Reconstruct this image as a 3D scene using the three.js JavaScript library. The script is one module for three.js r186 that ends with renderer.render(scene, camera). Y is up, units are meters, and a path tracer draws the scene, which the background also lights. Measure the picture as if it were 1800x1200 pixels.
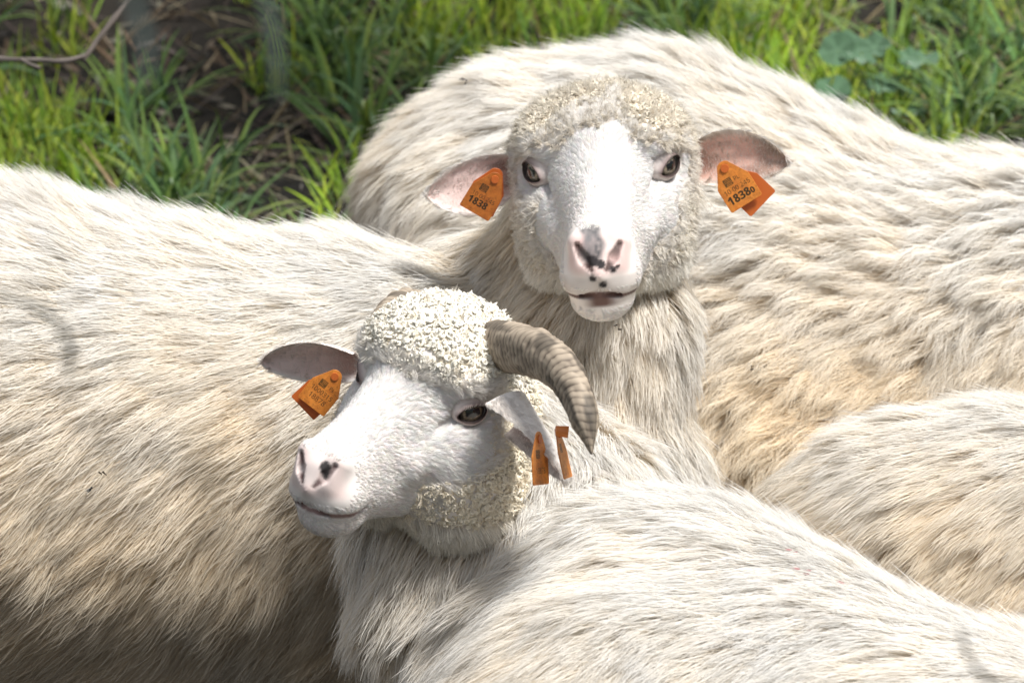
import * as THREE from 'three';
import { mergeGeometries } from 'three/addons/utils/BufferGeometryUtils.js';

// ------------------------------------------------------------------ camera, sky, sun
const scene = new THREE.Scene();
const FOCAL = 8250, PITCH = THREE.MathUtils.degToRad(25);          // FOCAL in pixels of an 1800 wide picture
const CAM = new THREE.Vector3(0, 2.563, 5);
const camera = new THREE.PerspectiveCamera(2 * Math.atan(600 / FOCAL) * 180 / Math.PI, 1.5, 0.1, 600);
camera.position.copy(CAM);
camera.rotation.set(-PITCH, 0, 0);
camera.focus = 4.72; camera.userData.fStop = 8.5;
const renderer = new THREE.WebGLRenderer();
renderer.toneMapping = THREE.LinearToneMapping;
renderer.toneMappingExposure = 1.24;
renderer.shadowMap.enabled = true;
const SKY = 0.64, FUR = 0.85;
const SUNDIR = new THREE.Vector3(0.36, 0.9, 0.12).normalize();
// a bright hazy sky, brightest overhead
{
  const W = 256, H = 128, d = new Float32Array(W * H * 4);
  for (let j = 0; j < H; j++) for (let i = 0; i < W; i++) {
    const el = ((j + 0.5) / H - 0.5) * Math.PI, u = Math.max(0, Math.sin(el)), L = SKY * (0.12 + 0.88 * u), k = (j * W + i) * 4;
    d[k] = L * 0.93; d[k + 1] = L * 0.985; d[k + 2] = L * 1.08; d[k + 3] = 1;
  }
  const t = new THREE.DataTexture(d, W, H, THREE.RGBAFormat, THREE.FloatType); t.mapping = THREE.EquirectangularReflectionMapping; t.magFilter = THREE.LinearFilter; t.needsUpdate = true;
  scene.background = t; scene.environment = t;
}
const sun = new THREE.DirectionalLight(new THREE.Color(1, 0.97, 0.92), 4.7);
sun.position.copy(SUNDIR).multiplyScalar(12); sun.castShadow = true; sun.shadow.radius = 26;
Object.assign(sun.shadow.camera, { left: -4, right: 4, top: 4, bottom: -4, near: 0.5, far: 40 });
scene.add(sun);

// ------------------------------------------------------------------ helpers
function rng(seed) { let a = seed >>> 0; return () => { a = (a + 0x6d2b79f5) >>> 0; let t = Math.imul(a ^ (a >>> 15), 1 | a); t = (t + Math.imul(t ^ (t >>> 7), 61 | t)) ^ t; return ((t ^ (t >>> 14)) >>> 0) / 4294967296; }; }
const V = (x, y, z) => new THREE.Vector3(x, y, z);
const RIGHT = V(1, 0, 0), UPV = V(0, Math.cos(PITCH), -Math.sin(PITCH)), FWD = V(0, -Math.sin(PITCH), -Math.cos(PITCH)), BACK = FWD.clone().negate();
let shift = 0;
const at = (px, py, d0, d = d0 + shift) => CAM.clone().addScaledVector(FWD, d).addScaledVector(RIGHT, (px - 900) / FOCAL * d).addScaledVector(UPV, (600 - py) / FOCAL * d);
const dirOf = (x, y, z) => V(0, 0, 0).addScaledVector(RIGHT, x).addScaledVector(UPV, y).addScaledVector(BACK, z).normalize();
function pix(p) { const q = p.clone().sub(CAM), d = q.dot(FWD); return [900 + q.x / d * FOCAL, 600 - q.dot(UPV) / d * FOCAL, d]; }
const lerp = (a, b, t) => a + (b - a) * t, clamp = (x, a, b) => Math.max(a, Math.min(b, x));
const sstep = (a, b, x) => { const t = clamp((x - a) / (b - a), 0, 1); return t * t * (3 - 2 * t); };
function hash3(x, y, z) { let h = Math.imul(x, 374761393) ^ Math.imul(y, 668265263) ^ Math.imul(z, 2147483647 ^ 0x5bd1e995); h = Math.imul(h ^ (h >>> 13), 1274126177); return ((h ^ (h >>> 16)) >>> 0) / 4294967296; }
function noise(x, y, z) {
  const i = Math.floor(x), j = Math.floor(y), k = Math.floor(z); let u = x - i, v = y - j, w = z - k;
  u = u * u * (3 - 2 * u); v = v * v * (3 - 2 * v); w = w * w * (3 - 2 * w);
  const h = (a, b, c) => hash3(i + a, j + b, k + c);
  return lerp(lerp(lerp(h(0, 0, 0), h(1, 0, 0), u), lerp(h(0, 1, 0), h(1, 1, 0), u), v), lerp(lerp(h(0, 0, 1), h(1, 0, 1), u), lerp(h(0, 1, 1), h(1, 1, 1), u), v), w) * 2 - 1;
}
const names = {};
function numbered(n) { const k = names[n] = (names[n] ?? -1) + 1; return k ? n + '_' + String(k).padStart(3, '0') : n; }
function tag(o, label, category, group, kind) { o.userData = { ...o.userData }; if (label) o.userData.label = label; if (category) o.userData.category = category; if (group) o.userData.group = group; if (kind) o.userData.kind = kind; return o; }
function put(name, geo, mat, parent) { const m = new THREE.Mesh(geo, mat); m.name = parent === scene ? numbered(name) : name; m.castShadow = m.receiveShadow = true; parent.add(m); return m; }
function geoOf(pos, nor, col, idx, uv) {
  const g = new THREE.BufferGeometry();
  g.setAttribute('position', new THREE.BufferAttribute(new Float32Array(pos), 3));
  if (nor) g.setAttribute('normal', new THREE.BufferAttribute(new Float32Array(nor), 3));
  if (col) g.setAttribute('color', new THREE.BufferAttribute(new Float32Array(col), 3));
  if (uv) g.setAttribute('uv', new THREE.BufferAttribute(new Float32Array(uv), 2));
  g.setIndex(idx); if (!nor) g.computeVertexNormals();
  return g;
}
// surface nets over a signed distance function
function surfaceNets(f, lo, hi, cell, colorAt) {
  const nx = Math.ceil((hi[0] - lo[0]) / cell) + 1, ny = Math.ceil((hi[1] - lo[1]) / cell) + 1, nz = Math.ceil((hi[2] - lo[2]) / cell) + 1, sx = 1, sy = nx, sz = nx * ny;
  const g = new Float32Array(nx * ny * nz).fill(1e3), S = 4;
  // coarse pass: only blocks near the surface are filled finely
  for (let k = 0; k < nz; k += S) for (let j = 0; j < ny; j += S) for (let i = 0; i < nx; i += S) {
    const c = f(lo[0] + (i + S / 2) * cell, lo[1] + (j + S / 2) * cell, lo[2] + (k + S / 2) * cell), near = Math.abs(c) < cell * S * 2.2;
    for (let z = k; z < Math.min(nz, k + S); z++) for (let y = j; y < Math.min(ny, j + S); y++) for (let x = i; x < Math.min(nx, i + S); x++)
      g[x + y * sy + z * sz] = near ? f(lo[0] + x * cell, lo[1] + y * cell, lo[2] + z * cell) : c;
  }
  const id = new Int32Array(nx * ny * nz).fill(-1), pos = [], nor = [], col = [], idx = [];
  const E = [[0, 1], [0, 2], [0, 4], [1, 3], [1, 5], [2, 3], [2, 6], [3, 7], [4, 5], [4, 6], [5, 7], [6, 7]], O = [0, 1, 2, 3, 4, 5, 6, 7].map((c) => [c & 1, (c >> 1) & 1, c >> 2]);
  const h = cell * 0.4;
  for (let k = 0; k < nz - 1; k++) for (let j = 0; j < ny - 1; j++) for (let i = 0; i < nx - 1; i++) {
    const b = i + j * sy + k * sz, v = O.map((o) => g[b + o[0] + o[1] * sy + o[2] * sz]); let m = 0;
    for (let c = 0; c < 8; c++) if (v[c] < 0) m |= 1 << c;
    if (m === 0 || m === 255) continue;
    let x = 0, y = 0, z = 0, n = 0;
    for (const [p, q] of E) if ((v[p] < 0) !== (v[q] < 0)) { const t = v[p] / (v[p] - v[q]); x += lerp(O[p][0], O[q][0], t); y += lerp(O[p][1], O[q][1], t); z += lerp(O[p][2], O[q][2], t); n++; }
    x = lo[0] + (i + x / n) * cell; y = lo[1] + (j + y / n) * cell; z = lo[2] + (k + z / n) * cell;
    id[b] = pos.length / 3; pos.push(x, y, z);
    let gx = f(x + h, y, z) - f(x - h, y, z), gy = f(x, y + h, z) - f(x, y - h, z), gz = f(x, y, z + h) - f(x, y, z - h), l = Math.hypot(gx, gy, gz) || 1;
    nor.push(gx / l, gy / l, gz / l);
    const c = colorAt(x, y, z); col.push(c[0], c[1], c[2]);
  }
  const quad = (a, b, c, d, flip) => { if (a < 0 || b < 0 || c < 0 || d < 0) return; if (flip) idx.push(a, c, b, a, d, c); else idx.push(a, b, c, a, c, d); };
  for (let k = 1; k < nz - 1; k++) for (let j = 1; j < ny - 1; j++) for (let i = 1; i < nx - 1; i++) {
    const b = i + j * sy + k * sz, v = g[b] < 0;
    if (v !== g[b + sx] < 0) quad(id[b - sy - sz], id[b - sz], id[b], id[b - sy], !v);
    if (v !== g[b + sy] < 0) quad(id[b - sx - sz], id[b - sx], id[b], id[b - sz], !v);
    if (v !== g[b + sz] < 0) quad(id[b - sx - sy], id[b - sy], id[b], id[b - sx], !v);
  }
  return geoOf(pos, nor, col, idx);
}
const smin = (a, b, k) => { const h = Math.max(k - Math.abs(a - b), 0) / k; return Math.min(a, b) - h * h * k / 4; };
const smax = (a, b, k) => -smin(-a, -b, k);
function capsule(ax, ay, az, bx, by, bz, ra, rb = ra) {
  const dx = bx - ax, dy = by - ay, dz = bz - az, L = dx * dx + dy * dy + dz * dz || 1e-9;
  return (x, y, z) => { const px = x - ax, py = y - ay, pz = z - az, t = Math.max(0, Math.min(1, (px * dx + py * dy + pz * dz) / L)); return Math.hypot(px - dx * t, py - dy * t, pz - dz * t) - (ra + (rb - ra) * t); };
}
function ellipsoid(cx, cy, cz, rx, ry, rz) {
  return (x, y, z) => { const a = (x - cx) / rx, b = (y - cy) / ry, c = (z - cz) / rz, k0 = Math.hypot(a, b, c), k1 = Math.hypot(a / rx, b / ry, c / rz); return k1 < 1e-9 ? -Math.min(rx, ry, rz) : k0 * (k0 - 1) / k1; };
}
const capP = (p, q, ra, rb) => capsule(p.x, p.y, p.z, q.x, q.y, q.z, ra, rb ?? ra);

// ------------------------------------------------------------------ ground
const groundY = (x, z) => 0.035 * noise(x * 1.1 + 3, 0, z * 1.1) + 0.02 * noise(x * 4, 5, z * 4) + 0.3 * noise(x * 0.05, 9, z * 0.05) * sstep(3, 25, Math.hypot(x, z)) ;
{
  const N = 220, pos = [], col = [], idx = [], map = (t) => Math.sign(t) * (3.2 * Math.abs(t) + 300 * Math.abs(t) ** 6);
  for (let j = 0; j <= N; j++) for (let i = 0; i <= N; i++) {
    const x = map(i / N * 2 - 1), z = map(j / N * 2 - 1) - 0.8;
    pos.push(x, groundY(x, z), z);
    const n = 0.5 + 0.5 * noise(x * 3, 2, z * 3), m = 0.5 + 0.5 * noise(x * 14, 7, z * 14), far = sstep(6, 14, Math.hypot(x, z));
    const c = [lerp(0.009, 0.024, n) * (0.6 + 0.6 * m), lerp(0.0075, 0.018, n) * (0.6 + 0.6 * m), lerp(0.006, 0.012, n) * (0.6 + 0.6 * m)];
    col.push(lerp(c[0], 0.06 + 0.03 * n, far), lerp(c[1], 0.11 + 0.03 * n, far), lerp(c[2], 0.03, far));
  }
  for (let j = 0; j < N; j++) for (let i = 0; i < N; i++) { const a = i + j * (N + 1), b = a + N + 1; idx.push(a, b, a + 1, a + 1, b, b + 1); }
  const g = put('ground', geoOf(pos, null, col, idx), new THREE.MeshStandardMaterial({ vertexColors: true, roughness: 1 }), scene);
  g.userData.kind = 'structure';
}

// ------------------------------------------------------------------ fur building blocks
// One lock: many fine tapering hairs along +x, lying on the xz plane, y away from the skin.
function makeLock(seed, o) {
  const R = rng(seed), pos = [], nor = [], col = [], idx = [], SEG = o.seg ?? 5;
  const ph = R() * 6.28, fr = o.freq * (0.8 + 0.4 * R());
  for (let h = 0; h < o.hairs; h++) {
    const a = R() * 6.283, rr = Math.sqrt(R()), ox = Math.cos(a) * rr, oz = Math.sin(a) * rr, L = o.len * lerp(o.lenMin ?? 0.65, 1.12, R()), lay = R();
    const roll = (R() - 0.5) * 1.7, cr = Math.cos(roll), sr = Math.sin(roll), b = 1 + (R() - 0.5) * 0.22, stray = (R() < 0.12 ? 2.6 : 1), sz = (R() - 0.5) * o.fray * stray, sy = (R() - 0.35) * o.fray * stray, w0 = o.width * (0.7 + 0.6 * R()), jp = R() * 6.28;
    const base = pos.length / 3;
    for (let s = 0; s <= SEG; s++) {
      const t = s / SEG, conv = lerp(o.rootR, o.tipR, t ** 0.8), wave = o.wave * t * Math.sin(fr * 6.283 * t + ph) + o.wave * 0.35 * t * Math.sin(fr * 12 * t + jp);
      const x = ox * conv + L * (t - 0.12 * t * t), y = L * (o.rise * t - o.drop * t * t) + lay * o.thick * Math.sin(Math.min(1, t * 1.6) * 1.57) + sy * t * t, z = oz * conv + wave + sz * t * t;
      const w = w0 * (1 - t) ** 0.6 * 0.5 + 0.00006, nx = -0.15, ny = 0.75 * cr + 0.35, nz = -0.6 * sr + oz * 0.55, l = Math.hypot(nx, ny, nz);
      pos.push(x, y - w * sr, z - w * cr, x, y + w * sr, z + w * cr);
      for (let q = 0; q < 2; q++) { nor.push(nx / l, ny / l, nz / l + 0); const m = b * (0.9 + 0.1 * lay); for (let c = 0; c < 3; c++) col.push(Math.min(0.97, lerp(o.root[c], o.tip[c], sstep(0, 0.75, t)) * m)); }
      if (s < SEG) { const q = base + s * 2; idx.push(q, q + 1, q + 2, q + 2, q + 1, q + 3); }
    }
  }
  return geoOf(pos, nor, col, idx);
}
const furMat = new THREE.MeshPhysicalMaterial({ vertexColors: true, roughness: 1, transmission: 0.5, thickness: 0, specularIntensity: 0, side: THREE.DoubleSide });
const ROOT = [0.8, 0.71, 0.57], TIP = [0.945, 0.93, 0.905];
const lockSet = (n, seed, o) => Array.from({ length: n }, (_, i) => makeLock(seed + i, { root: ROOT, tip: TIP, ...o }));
const LOCKS = {
  flank: lockSet(6, 100, { hairs: 52, len: 0.075, rootR: 0.0135, tipR: 0.0075, wave: 0.0032, freq: 0.8, width: 0.0009, rise: 0.38, drop: 0.31, thick: 0.006, fray: 0.009 }),
  shaggy: lockSet(6, 200, { hairs: 52, len: 0.09, rootR: 0.0125, tipR: 0.0042, wave: 0.006, freq: 1.1, width: 0.0009, rise: 0.5, drop: 0.38, thick: 0.008, fray: 0.013 }),
  fine: lockSet(5, 300, { hairs: 52, len: 0.055, rootR: 0.0125, tipR: 0.008, wave: 0.0025, freq: 0.8, width: 0.00085, rise: 0.45, drop: 0.3, thick: 0.005, fray: 0.009 }),
  face: lockSet(4, 400, { hairs: 14, len: 0.0088, rootR: 0.0024, tipR: 0.0024, wave: 0.0003, freq: 0.7, width: 0.00034, rise: 0.14, drop: 0.08, thick: 0.00035, fray: 0.0010, seg: 3, root: [0.9, 0.86, 0.83], tip: [0.96, 0.955, 0.95] }),
};
// A ringlet of wool standing on the skin along +y
function makeCurl(seed, o) {
  const R = rng(seed), parts = [];
  const turns = lerp(1.2, 2.4, R()), rad = o.rad * lerp(0.75, 1.25, R()), hgt = o.h * lerp(0.8, 1.2, R()), hand = R() < 0.5 ? 1 : -1, ph = R() * 6.28, lean = (R() - 0.5) * 0.8;
  const pos = [], nor = [], col = [], idx = [], SEG = 14, SID = 4;
  for (let s = 0; s < o.strands; s++) {
    const da = (R() - 0.5) * 0.8, dr = rad * lerp(0.35, 1.15, R()), dh = (R() - 0.5) * hgt * 0.3, tr = o.tube * lerp(0.7, 1.3, R()), b = 1 + (R() - 0.5) * 0.14, base = pos.length / 3;
    const pt = (t) => { const a = ph + da + hand * turns * 6.283 * t, r = dr * (0.35 + 0.65 * Math.sin(Math.min(1, t * 1.25 + 0.12) * Math.PI * 0.62)) * (1 - 0.8 * t * t), y = hgt * t * (1 - 0.22 * t) + dh * t; return [Math.cos(a) * r + lean * y, y - o.h * 0.25, Math.sin(a) * r]; };
    for (let i = 0; i <= SEG; i++) {
      const t = i / SEG, p = pt(t), q = pt(Math.min(1, t + 0.01)), m = pt(Math.max(0, t - 0.01)), T = V(q[0] - m[0], q[1] - m[1], q[2] - m[2]).normalize(), A = V(0.3, 1, 0.2).cross(T).normalize(), B = T.clone().cross(A), w = tr * (i === SEG ? 0.25 : 1 - 0.4 * t);
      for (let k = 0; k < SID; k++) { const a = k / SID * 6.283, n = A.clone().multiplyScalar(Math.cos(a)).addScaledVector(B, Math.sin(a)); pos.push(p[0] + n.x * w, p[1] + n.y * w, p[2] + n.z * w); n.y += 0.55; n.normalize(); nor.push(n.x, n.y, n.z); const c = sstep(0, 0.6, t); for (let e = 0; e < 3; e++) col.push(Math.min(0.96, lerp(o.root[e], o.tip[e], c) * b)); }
      if (i < SEG) for (let k = 0; k < SID; k++) { const a = base + i * SID + k, b2 = base + i * SID + (k + 1) % SID; idx.push(a, b2, a + SID, b2, b2 + SID, a + SID); }
    }
  }
  return geoOf(pos, nor, col, idx);
}
const curlMat = new THREE.MeshPhysicalMaterial({ vertexColors: true, roughness: 1, specularIntensity: 0 });
const CURLS = {
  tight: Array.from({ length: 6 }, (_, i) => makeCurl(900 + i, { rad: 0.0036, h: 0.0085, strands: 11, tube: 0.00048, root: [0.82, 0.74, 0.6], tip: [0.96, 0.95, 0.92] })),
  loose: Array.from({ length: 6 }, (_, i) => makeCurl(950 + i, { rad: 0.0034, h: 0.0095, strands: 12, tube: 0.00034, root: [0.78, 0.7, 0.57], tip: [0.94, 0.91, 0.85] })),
};

function sampleSurface(geo, density, R, each) {
  const p = geo.attributes.position, n = geo.attributes.normal, ix = geo.index.array, a = V(), b = V(), c = V(), P = V(), N = V(), e = V(), g = V();
  let carry = 0;
  for (let i = 0; i < ix.length; i += 3) {
    a.fromBufferAttribute(p, ix[i]); b.fromBufferAttribute(p, ix[i + 1]); c.fromBufferAttribute(p, ix[i + 2]);
    const area = e.subVectors(b, a).cross(g.subVectors(c, a)).length() / 2;
    carry += area * density;
    while (carry > 0) {
      if (carry < 1 && R() > carry) { carry = 0; break; }
      carry -= 1;
      let u = R(), v = R(); if (u + v > 1) { u = 1 - u; v = 1 - v; }
      P.set(0, 0, 0).addScaledVector(a, 1 - u - v).addScaledVector(b, u).addScaledVector(c, v);
      N.fromBufferAttribute(n, ix[i]).multiplyScalar(1 - u - v); e.fromBufferAttribute(n, ix[i + 1]); N.addScaledVector(e, u); e.fromBufferAttribute(n, ix[i + 2]); N.addScaledVector(e, v).normalize();
      each(P, N);
    }
    if (carry < 0) carry = 0;
  }
}
// grows instances into buckets: bucket = { geos, mats: [[matrix, color]] per variant }
class Coat {
  constructor(geos, mat) { this.geos = geos; this.mat = mat; this.m = geos.map(() => []); this.c = geos.map(() => []); }
  add(R, P, N, dir, lift, scale, tint, sy = 1) {
    const x = dir.clone().addScaledVector(N, -dir.dot(N)); if (x.lengthSq() < 1e-6) x.set(N.y, -N.x, 0.1); x.normalize();
    const z = x.clone().cross(N).normalize(), ca = Math.cos(lift), sa = Math.sin(lift), X = x.clone().multiplyScalar(ca).addScaledVector(N, sa), Y = N.clone().multiplyScalar(ca).addScaledVector(x, -sa);
    const k = Math.floor(R() * this.geos.length), m = new THREE.Matrix4().makeBasis(X.multiplyScalar(scale), Y.multiplyScalar(scale * sy), z.multiplyScalar(scale * (R() < 0.5 ? 1 : 1))).setPosition(P);
    this.m[k].push(...m.elements); this.c[k].push(...tint);
  }
  build(name, parent, origin) {
    this.geos.forEach((g, i) => {
      const n = this.c[i].length / 3; if (!n) return;
      const im = new THREE.InstancedMesh(g, this.mat, n);
      im.instanceMatrix.array.set(this.m[i]);
      for (let q = 0; q < n; q++) for (let w = 0; w < 3; w++) im.instanceMatrix.array[q * 16 + 12 + w] -= origin.getComponent(w);
      im.instanceColor = new THREE.InstancedBufferAttribute(new Float32Array(this.c[i]), 3);
      im.name = name; im.castShadow = im.receiveShadow = true; im.userData.kind = 'stuff'; parent.add(im);
    });
  }
}
// keep what the photograph could show at full density, thin the rest
function keep(R, P, N, rest = 0.12) {
  const [x, y] = pix(P), facing = N.dot(CAM.clone().sub(P).normalize());
  return (x > -100 && x < 1900 && y > -100 && y < 1275 && facing > -0.35) || R() < rest;
}
function flowField(list) {                                            // [px, py, dx, dy] in the picture, as a direction in the world
  return (x, y) => { let a = 0, b = 0, s = 0; for (const [px, py, dx, dy] of list) { const d = (x - px) ** 2 + (y - py) ** 2 + 3500, w = d ** -1.6; a += dx * w; b += dy * w; s += w; } return V(0, 0, 0).addScaledVector(RIGHT, a / s).addScaledVector(UPV, -b / s); };
}

// ------------------------------------------------------------------ heads
//            z      w      top     bottom   k (narrower towards the top)
const FACE = [[-0.12, 0.052, 0.030, -0.115, 0], [-0.08, 0.066, 0.056, -0.128, 0], [-0.04, 0.070, 0.062, -0.132, -0.05], [0, 0.064, 0.050, -0.126, -0.06], [0.04, 0.053, 0.032, -0.118, 0.05],
  [0.08, 0.042, 0.015, -0.109, 0.14], [0.12, 0.036, -0.001, -0.103, 0.12], [0.145, 0.035, -0.012, -0.099, 0.02], [0.162, 0.0295, -0.022, -0.093, 0], [0.174, 0.0225, -0.032, -0.085, 0], [0.181, 0.010, -0.046, -0.068, 0], [0.186, 0.001, -0.055, -0.058, 0]];
function faceAt(z) {
  let i = 1; while (i < FACE.length - 1 && z > FACE[i][0]) i++;
  const a = FACE[Math.max(0, i - 2)], b = FACE[i - 1], c = FACE[i], d = FACE[Math.min(FACE.length - 1, i + 1)], h = c[0] - b[0], t = clamp((z - b[0]) / h, 0, 1), out = [];
  for (let q = 1; q < 5; q++) { const m0 = (c[q] - a[q]) / (c[0] - a[0]) * h, m1 = (d[q] - b[q]) / (d[0] - b[0]) * h, t2 = t * t, t3 = t2 * t; out.push((2 * t3 - 3 * t2 + 1) * b[q] + (t3 - 2 * t2 + t) * m0 + (-2 * t3 + 3 * t2) * c[q] + (t3 - t2) * m1); }
  return out;
}
const EYE = V(0.0575, 0, 0.004), EYEDIR = V(0.80, 0.10, 0.58).normalize(), EYER = 0.0162;
function headField(o) {
  const add = [], sub = [];
  for (const s of [-1, 1]) {
    add.push([ellipsoid(s * 0.055, 0.024, -0.004, 0.021, 0.014, 0.026), 0.014]);                         // brow
    add.push([capsule(s * 0.058, -0.026, -0.004, s * 0.040, -0.048, 0.07, 0.014, 0.010), 0.02]);         // cheek bone
    add.push([ellipsoid(s * 0.0195, -0.066, 0.150, 0.0185, 0.018, 0.022), 0.012]);                         // upper lip
    add.push([capsule(s * 0.018, -0.031, 0.158, s * 0.014, -0.05, 0.168, 0.012, 0.010), 0.008]);        // nostril wing
    sub.push([ellipsoid(EYE.x * s + s * 0.007, 0, EYE.z + 0.005, 0.0165, 0.0145, 0.0175), 0.010]);
    sub.push([capsule(s * 0.0208, -0.0295, 0.170, s * 0.0146, -0.040, 0.178, 0.003, 0.0052), 0.003]);      // nostril
    sub.push([capsule(s * 0.0146, -0.040, 0.178, s * 0.0078, -0.051, 0.183, 0.0052, 0.0022), 0.003]);
    sub.push([capsule(0, -0.0755, 0.181, s * 0.017, -0.079, 0.169, 0.003), 0.004]);                      // mouth
    sub.push([capsule(s * 0.017, -0.079, 0.169, s * 0.034, -0.080, 0.140, 0.0014), 0.004]);
    sub.push([capsule(s * 0.035, -0.080, 0.140, s * 0.042, -0.072, 0.108, 0.0028, 0.0012), 0.004]);
    sub.push([capsule(s * 0.052, -0.008, 0.024, s * 0.048, -0.016, 0.042, 0.0045, 0.002), 0.008]);        // tear groove
  }
  add.push([ellipsoid(0, -0.094, 0.140, 0.029, 0.019, 0.032), 0.012]);                                   // chin and lower lip
  sub.push([capsule(0, -0.052, 0.189, 0, -0.072, 0.188, 0.0016, 0.0024), 0.004]);                        // groove of the upper lip
  for (const w of o.wool ?? []) add.push([w, 0.03]);
  for (const w of o.cut ?? []) sub.push(w);
  return (x, y, z) => {
    const [w, t, b, k] = faceAt(z), hy = Math.max(0.002, (t - b) / 2), yc = (t + b) / 2, v = (y - yc) / hy, we = Math.max(0.002, w * (1 - k * clamp(v, -1, 1)));
    let d = (Math.pow(Math.pow(Math.abs(x) / we, 2.3) + Math.pow(Math.abs(v), 2.3), 1 / 2.3) - 1) * Math.min(we, hy);
    if (z > 0.186) d = Math.hypot(x, y + 0.0565, z - 0.186); if (z < -0.12) d = Math.max(d, -0.12 - z);
    for (const [f, r] of add) d = smin(d, f(x, y, z), r);
    for (const [f, r] of sub) d = smax(d, -f(x, y, z), r);
    return d + 0.0007 * noise(x * 60, y * 60, z * 60) * (z < 0.1 ? 1 : 0.3);
  };
}
const NOST1 = capsule(0.0208, -0.0295, 0.170, 0.0146, -0.040, 0.178, 0.0032, 0.0054), NOST2 = capsule(0.0146, -0.040, 0.178, 0.0078, -0.051, 0.183, 0.0056, 0.0025);
function headFrame(px, py, d, X, Z, scale = 1, zs = 1) {
  const z = dirOf(...Z), x = dirOf(...X); x.addScaledVector(z, -x.dot(z)).normalize(); const y = z.clone().cross(x);
  return new THREE.Matrix4().makeBasis(x.multiplyScalar(scale), y.multiplyScalar(scale), z.multiplyScalar(scale * zs)).setPosition(at(px, py, d));
}
const skinMat = new THREE.MeshPhysicalMaterial({ vertexColors: true, roughness: 0.62, specularIntensity: 0.5 });
// eyeball with iris and slit pupil, as vertex colours on a sphere whose +z looks out
function eyeGeo(iris) {
  const g = new THREE.SphereGeometry(EYER, 72, 72), p = g.attributes.position, c = [];
  for (let i = 0; i < p.count; i++) {
    const x = p.getX(i) / EYER, y = p.getY(i) / EYER, z = p.getZ(i) / EYER, r = Math.hypot(x, y);
    let k = [0.42, 0.36, 0.32];
    if (z > 0 && r < 0.74) { const n = 0.75 + 0.45 * noise(Math.atan2(y, x) * 9, r * 6, 1); k = iris.map((q) => q * n); if (r > 0.64) k = k.map((q) => q * 0.3); if ((Math.abs(x) / 0.5) ** 2.6 + (Math.abs(y) / 0.26) ** 2.6 < 1) k = [0.006, 0.006, 0.008]; }
    else if (r < 0.85) k = [0.06, 0.04, 0.035];
    c.push(...k);
  }
  g.setAttribute('color', new THREE.BufferAttribute(new Float32Array(c), 3)); g.deleteAttribute('uv');
  return g;
}
const eyeMat = new THREE.MeshPhysicalMaterial({ vertexColors: true, roughness: 0.25, clearcoat: 1, clearcoatRoughness: 0.03 });
// lids: a ring on a slightly larger sphere round an almond opening; local +z looks out, +x towards the nose
function lidGeo(open, droop) {
  const A = 64, T = 12, pos = [], col = [], idx = [];
  for (let i = 0; i <= A; i++) for (let j = 0; j <= T; j++) {
    const a = i / A * 6.28318, t = j / T, ca = Math.cos(a), sa = Math.sin(a);
    let iu = 0.0136 * ca * (1 + 0.16 * Math.max(0, ca) ** 4), iv = (sa > 0 ? open * droop : open) * Math.sign(sa) * Math.abs(sa) ** (1.15) - 0.0018 * ca * Math.max(0, ca);
    const ou = 0.0192 * ca, ov = 0.0165 * sa, u = lerp(iu, ou, t), v = lerp(iv, ov, t), r = Math.hypot(u, v), Rr = EYER * 1.09 + 0.0017 * Math.sin(Math.min(1, t * 2.2) * 3.14) * (sa > 0 ? 1.2 : 0.7), q = Math.min(0.99, r / (Rr * 1.28)), z = Rr * Math.sqrt(1 - q * q) - (t < 0.01 ? 0.0012 : 0) - 0.006 * t * t * t;
    pos.push(u, v, z);
    const rim = 1 - sstep(0.12, sa > 0 ? 0.42 : 0.3, t), mid = 1 - sstep(0.2, 0.7, t); const base = [lerp(0.74, 0.34, mid), lerp(0.66, 0.25, mid), lerp(0.63, 0.24, mid)];
    col.push(lerp(base[0], 0.035, rim), lerp(base[1], 0.022, rim), lerp(base[2], 0.02, rim));
  }
  for (let i = 0; i < A; i++) for (let j = 0; j < T; j++) { const a = i * (T + 1) + j, b = a + T + 1; idx.push(a, a + 1, b, b, a + 1, b + 1); }
  return geoOf(pos, null, col, idx);
}
function lashGeo(seed, open, tone) {
  const R = rng(seed), pos = [], idx = [];
  for (let i = 0; i < 46; i++) {
    const a = lerp(0.25, 2.95, R()), u = 0.0136 * Math.cos(a), v = open * Math.sin(a) ** 1.15 + 0.0006, z = Math.sqrt(Math.max(1e-6, (EYER * 1.12) ** 2 - u * u - v * v)), L = lerp(0.005, 0.010, R()), b = pos.length / 3;
    const p = V(u, v, z), d = V(u * 18 + (R() - 0.5) * 0.5, 0.25 + R() * 0.35, 0.9).normalize();
    for (let s = 0; s <= 4; s++) { const t = s / 4, w = 0.00022 * (1 - t * 0.8), q = p.clone().addScaledVector(d, L * t); q.y += L * (-0.25 * t + 0.55 * t * t); pos.push(q.x - w, q.y, q.z, q.x + w, q.y, q.z); if (s < 4) idx.push(b + s * 2, b + s * 2 + 1, b + s * 2 + 2, b + s * 2 + 2, b + s * 2 + 1, b + s * 2 + 3); }
  }
  return geoOf(pos, null, null, idx);
}
const lashWhite = new THREE.MeshStandardMaterial({ color: new THREE.Color().setRGB(0.75, 0.72, 0.68), roughness: 0.7, side: THREE.DoubleSide });
const lashDark = new THREE.MeshStandardMaterial({ color: new THREE.Color().setRGB(0.05, 0.04, 0.035), roughness: 0.6, side: THREE.DoubleSide });
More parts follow.
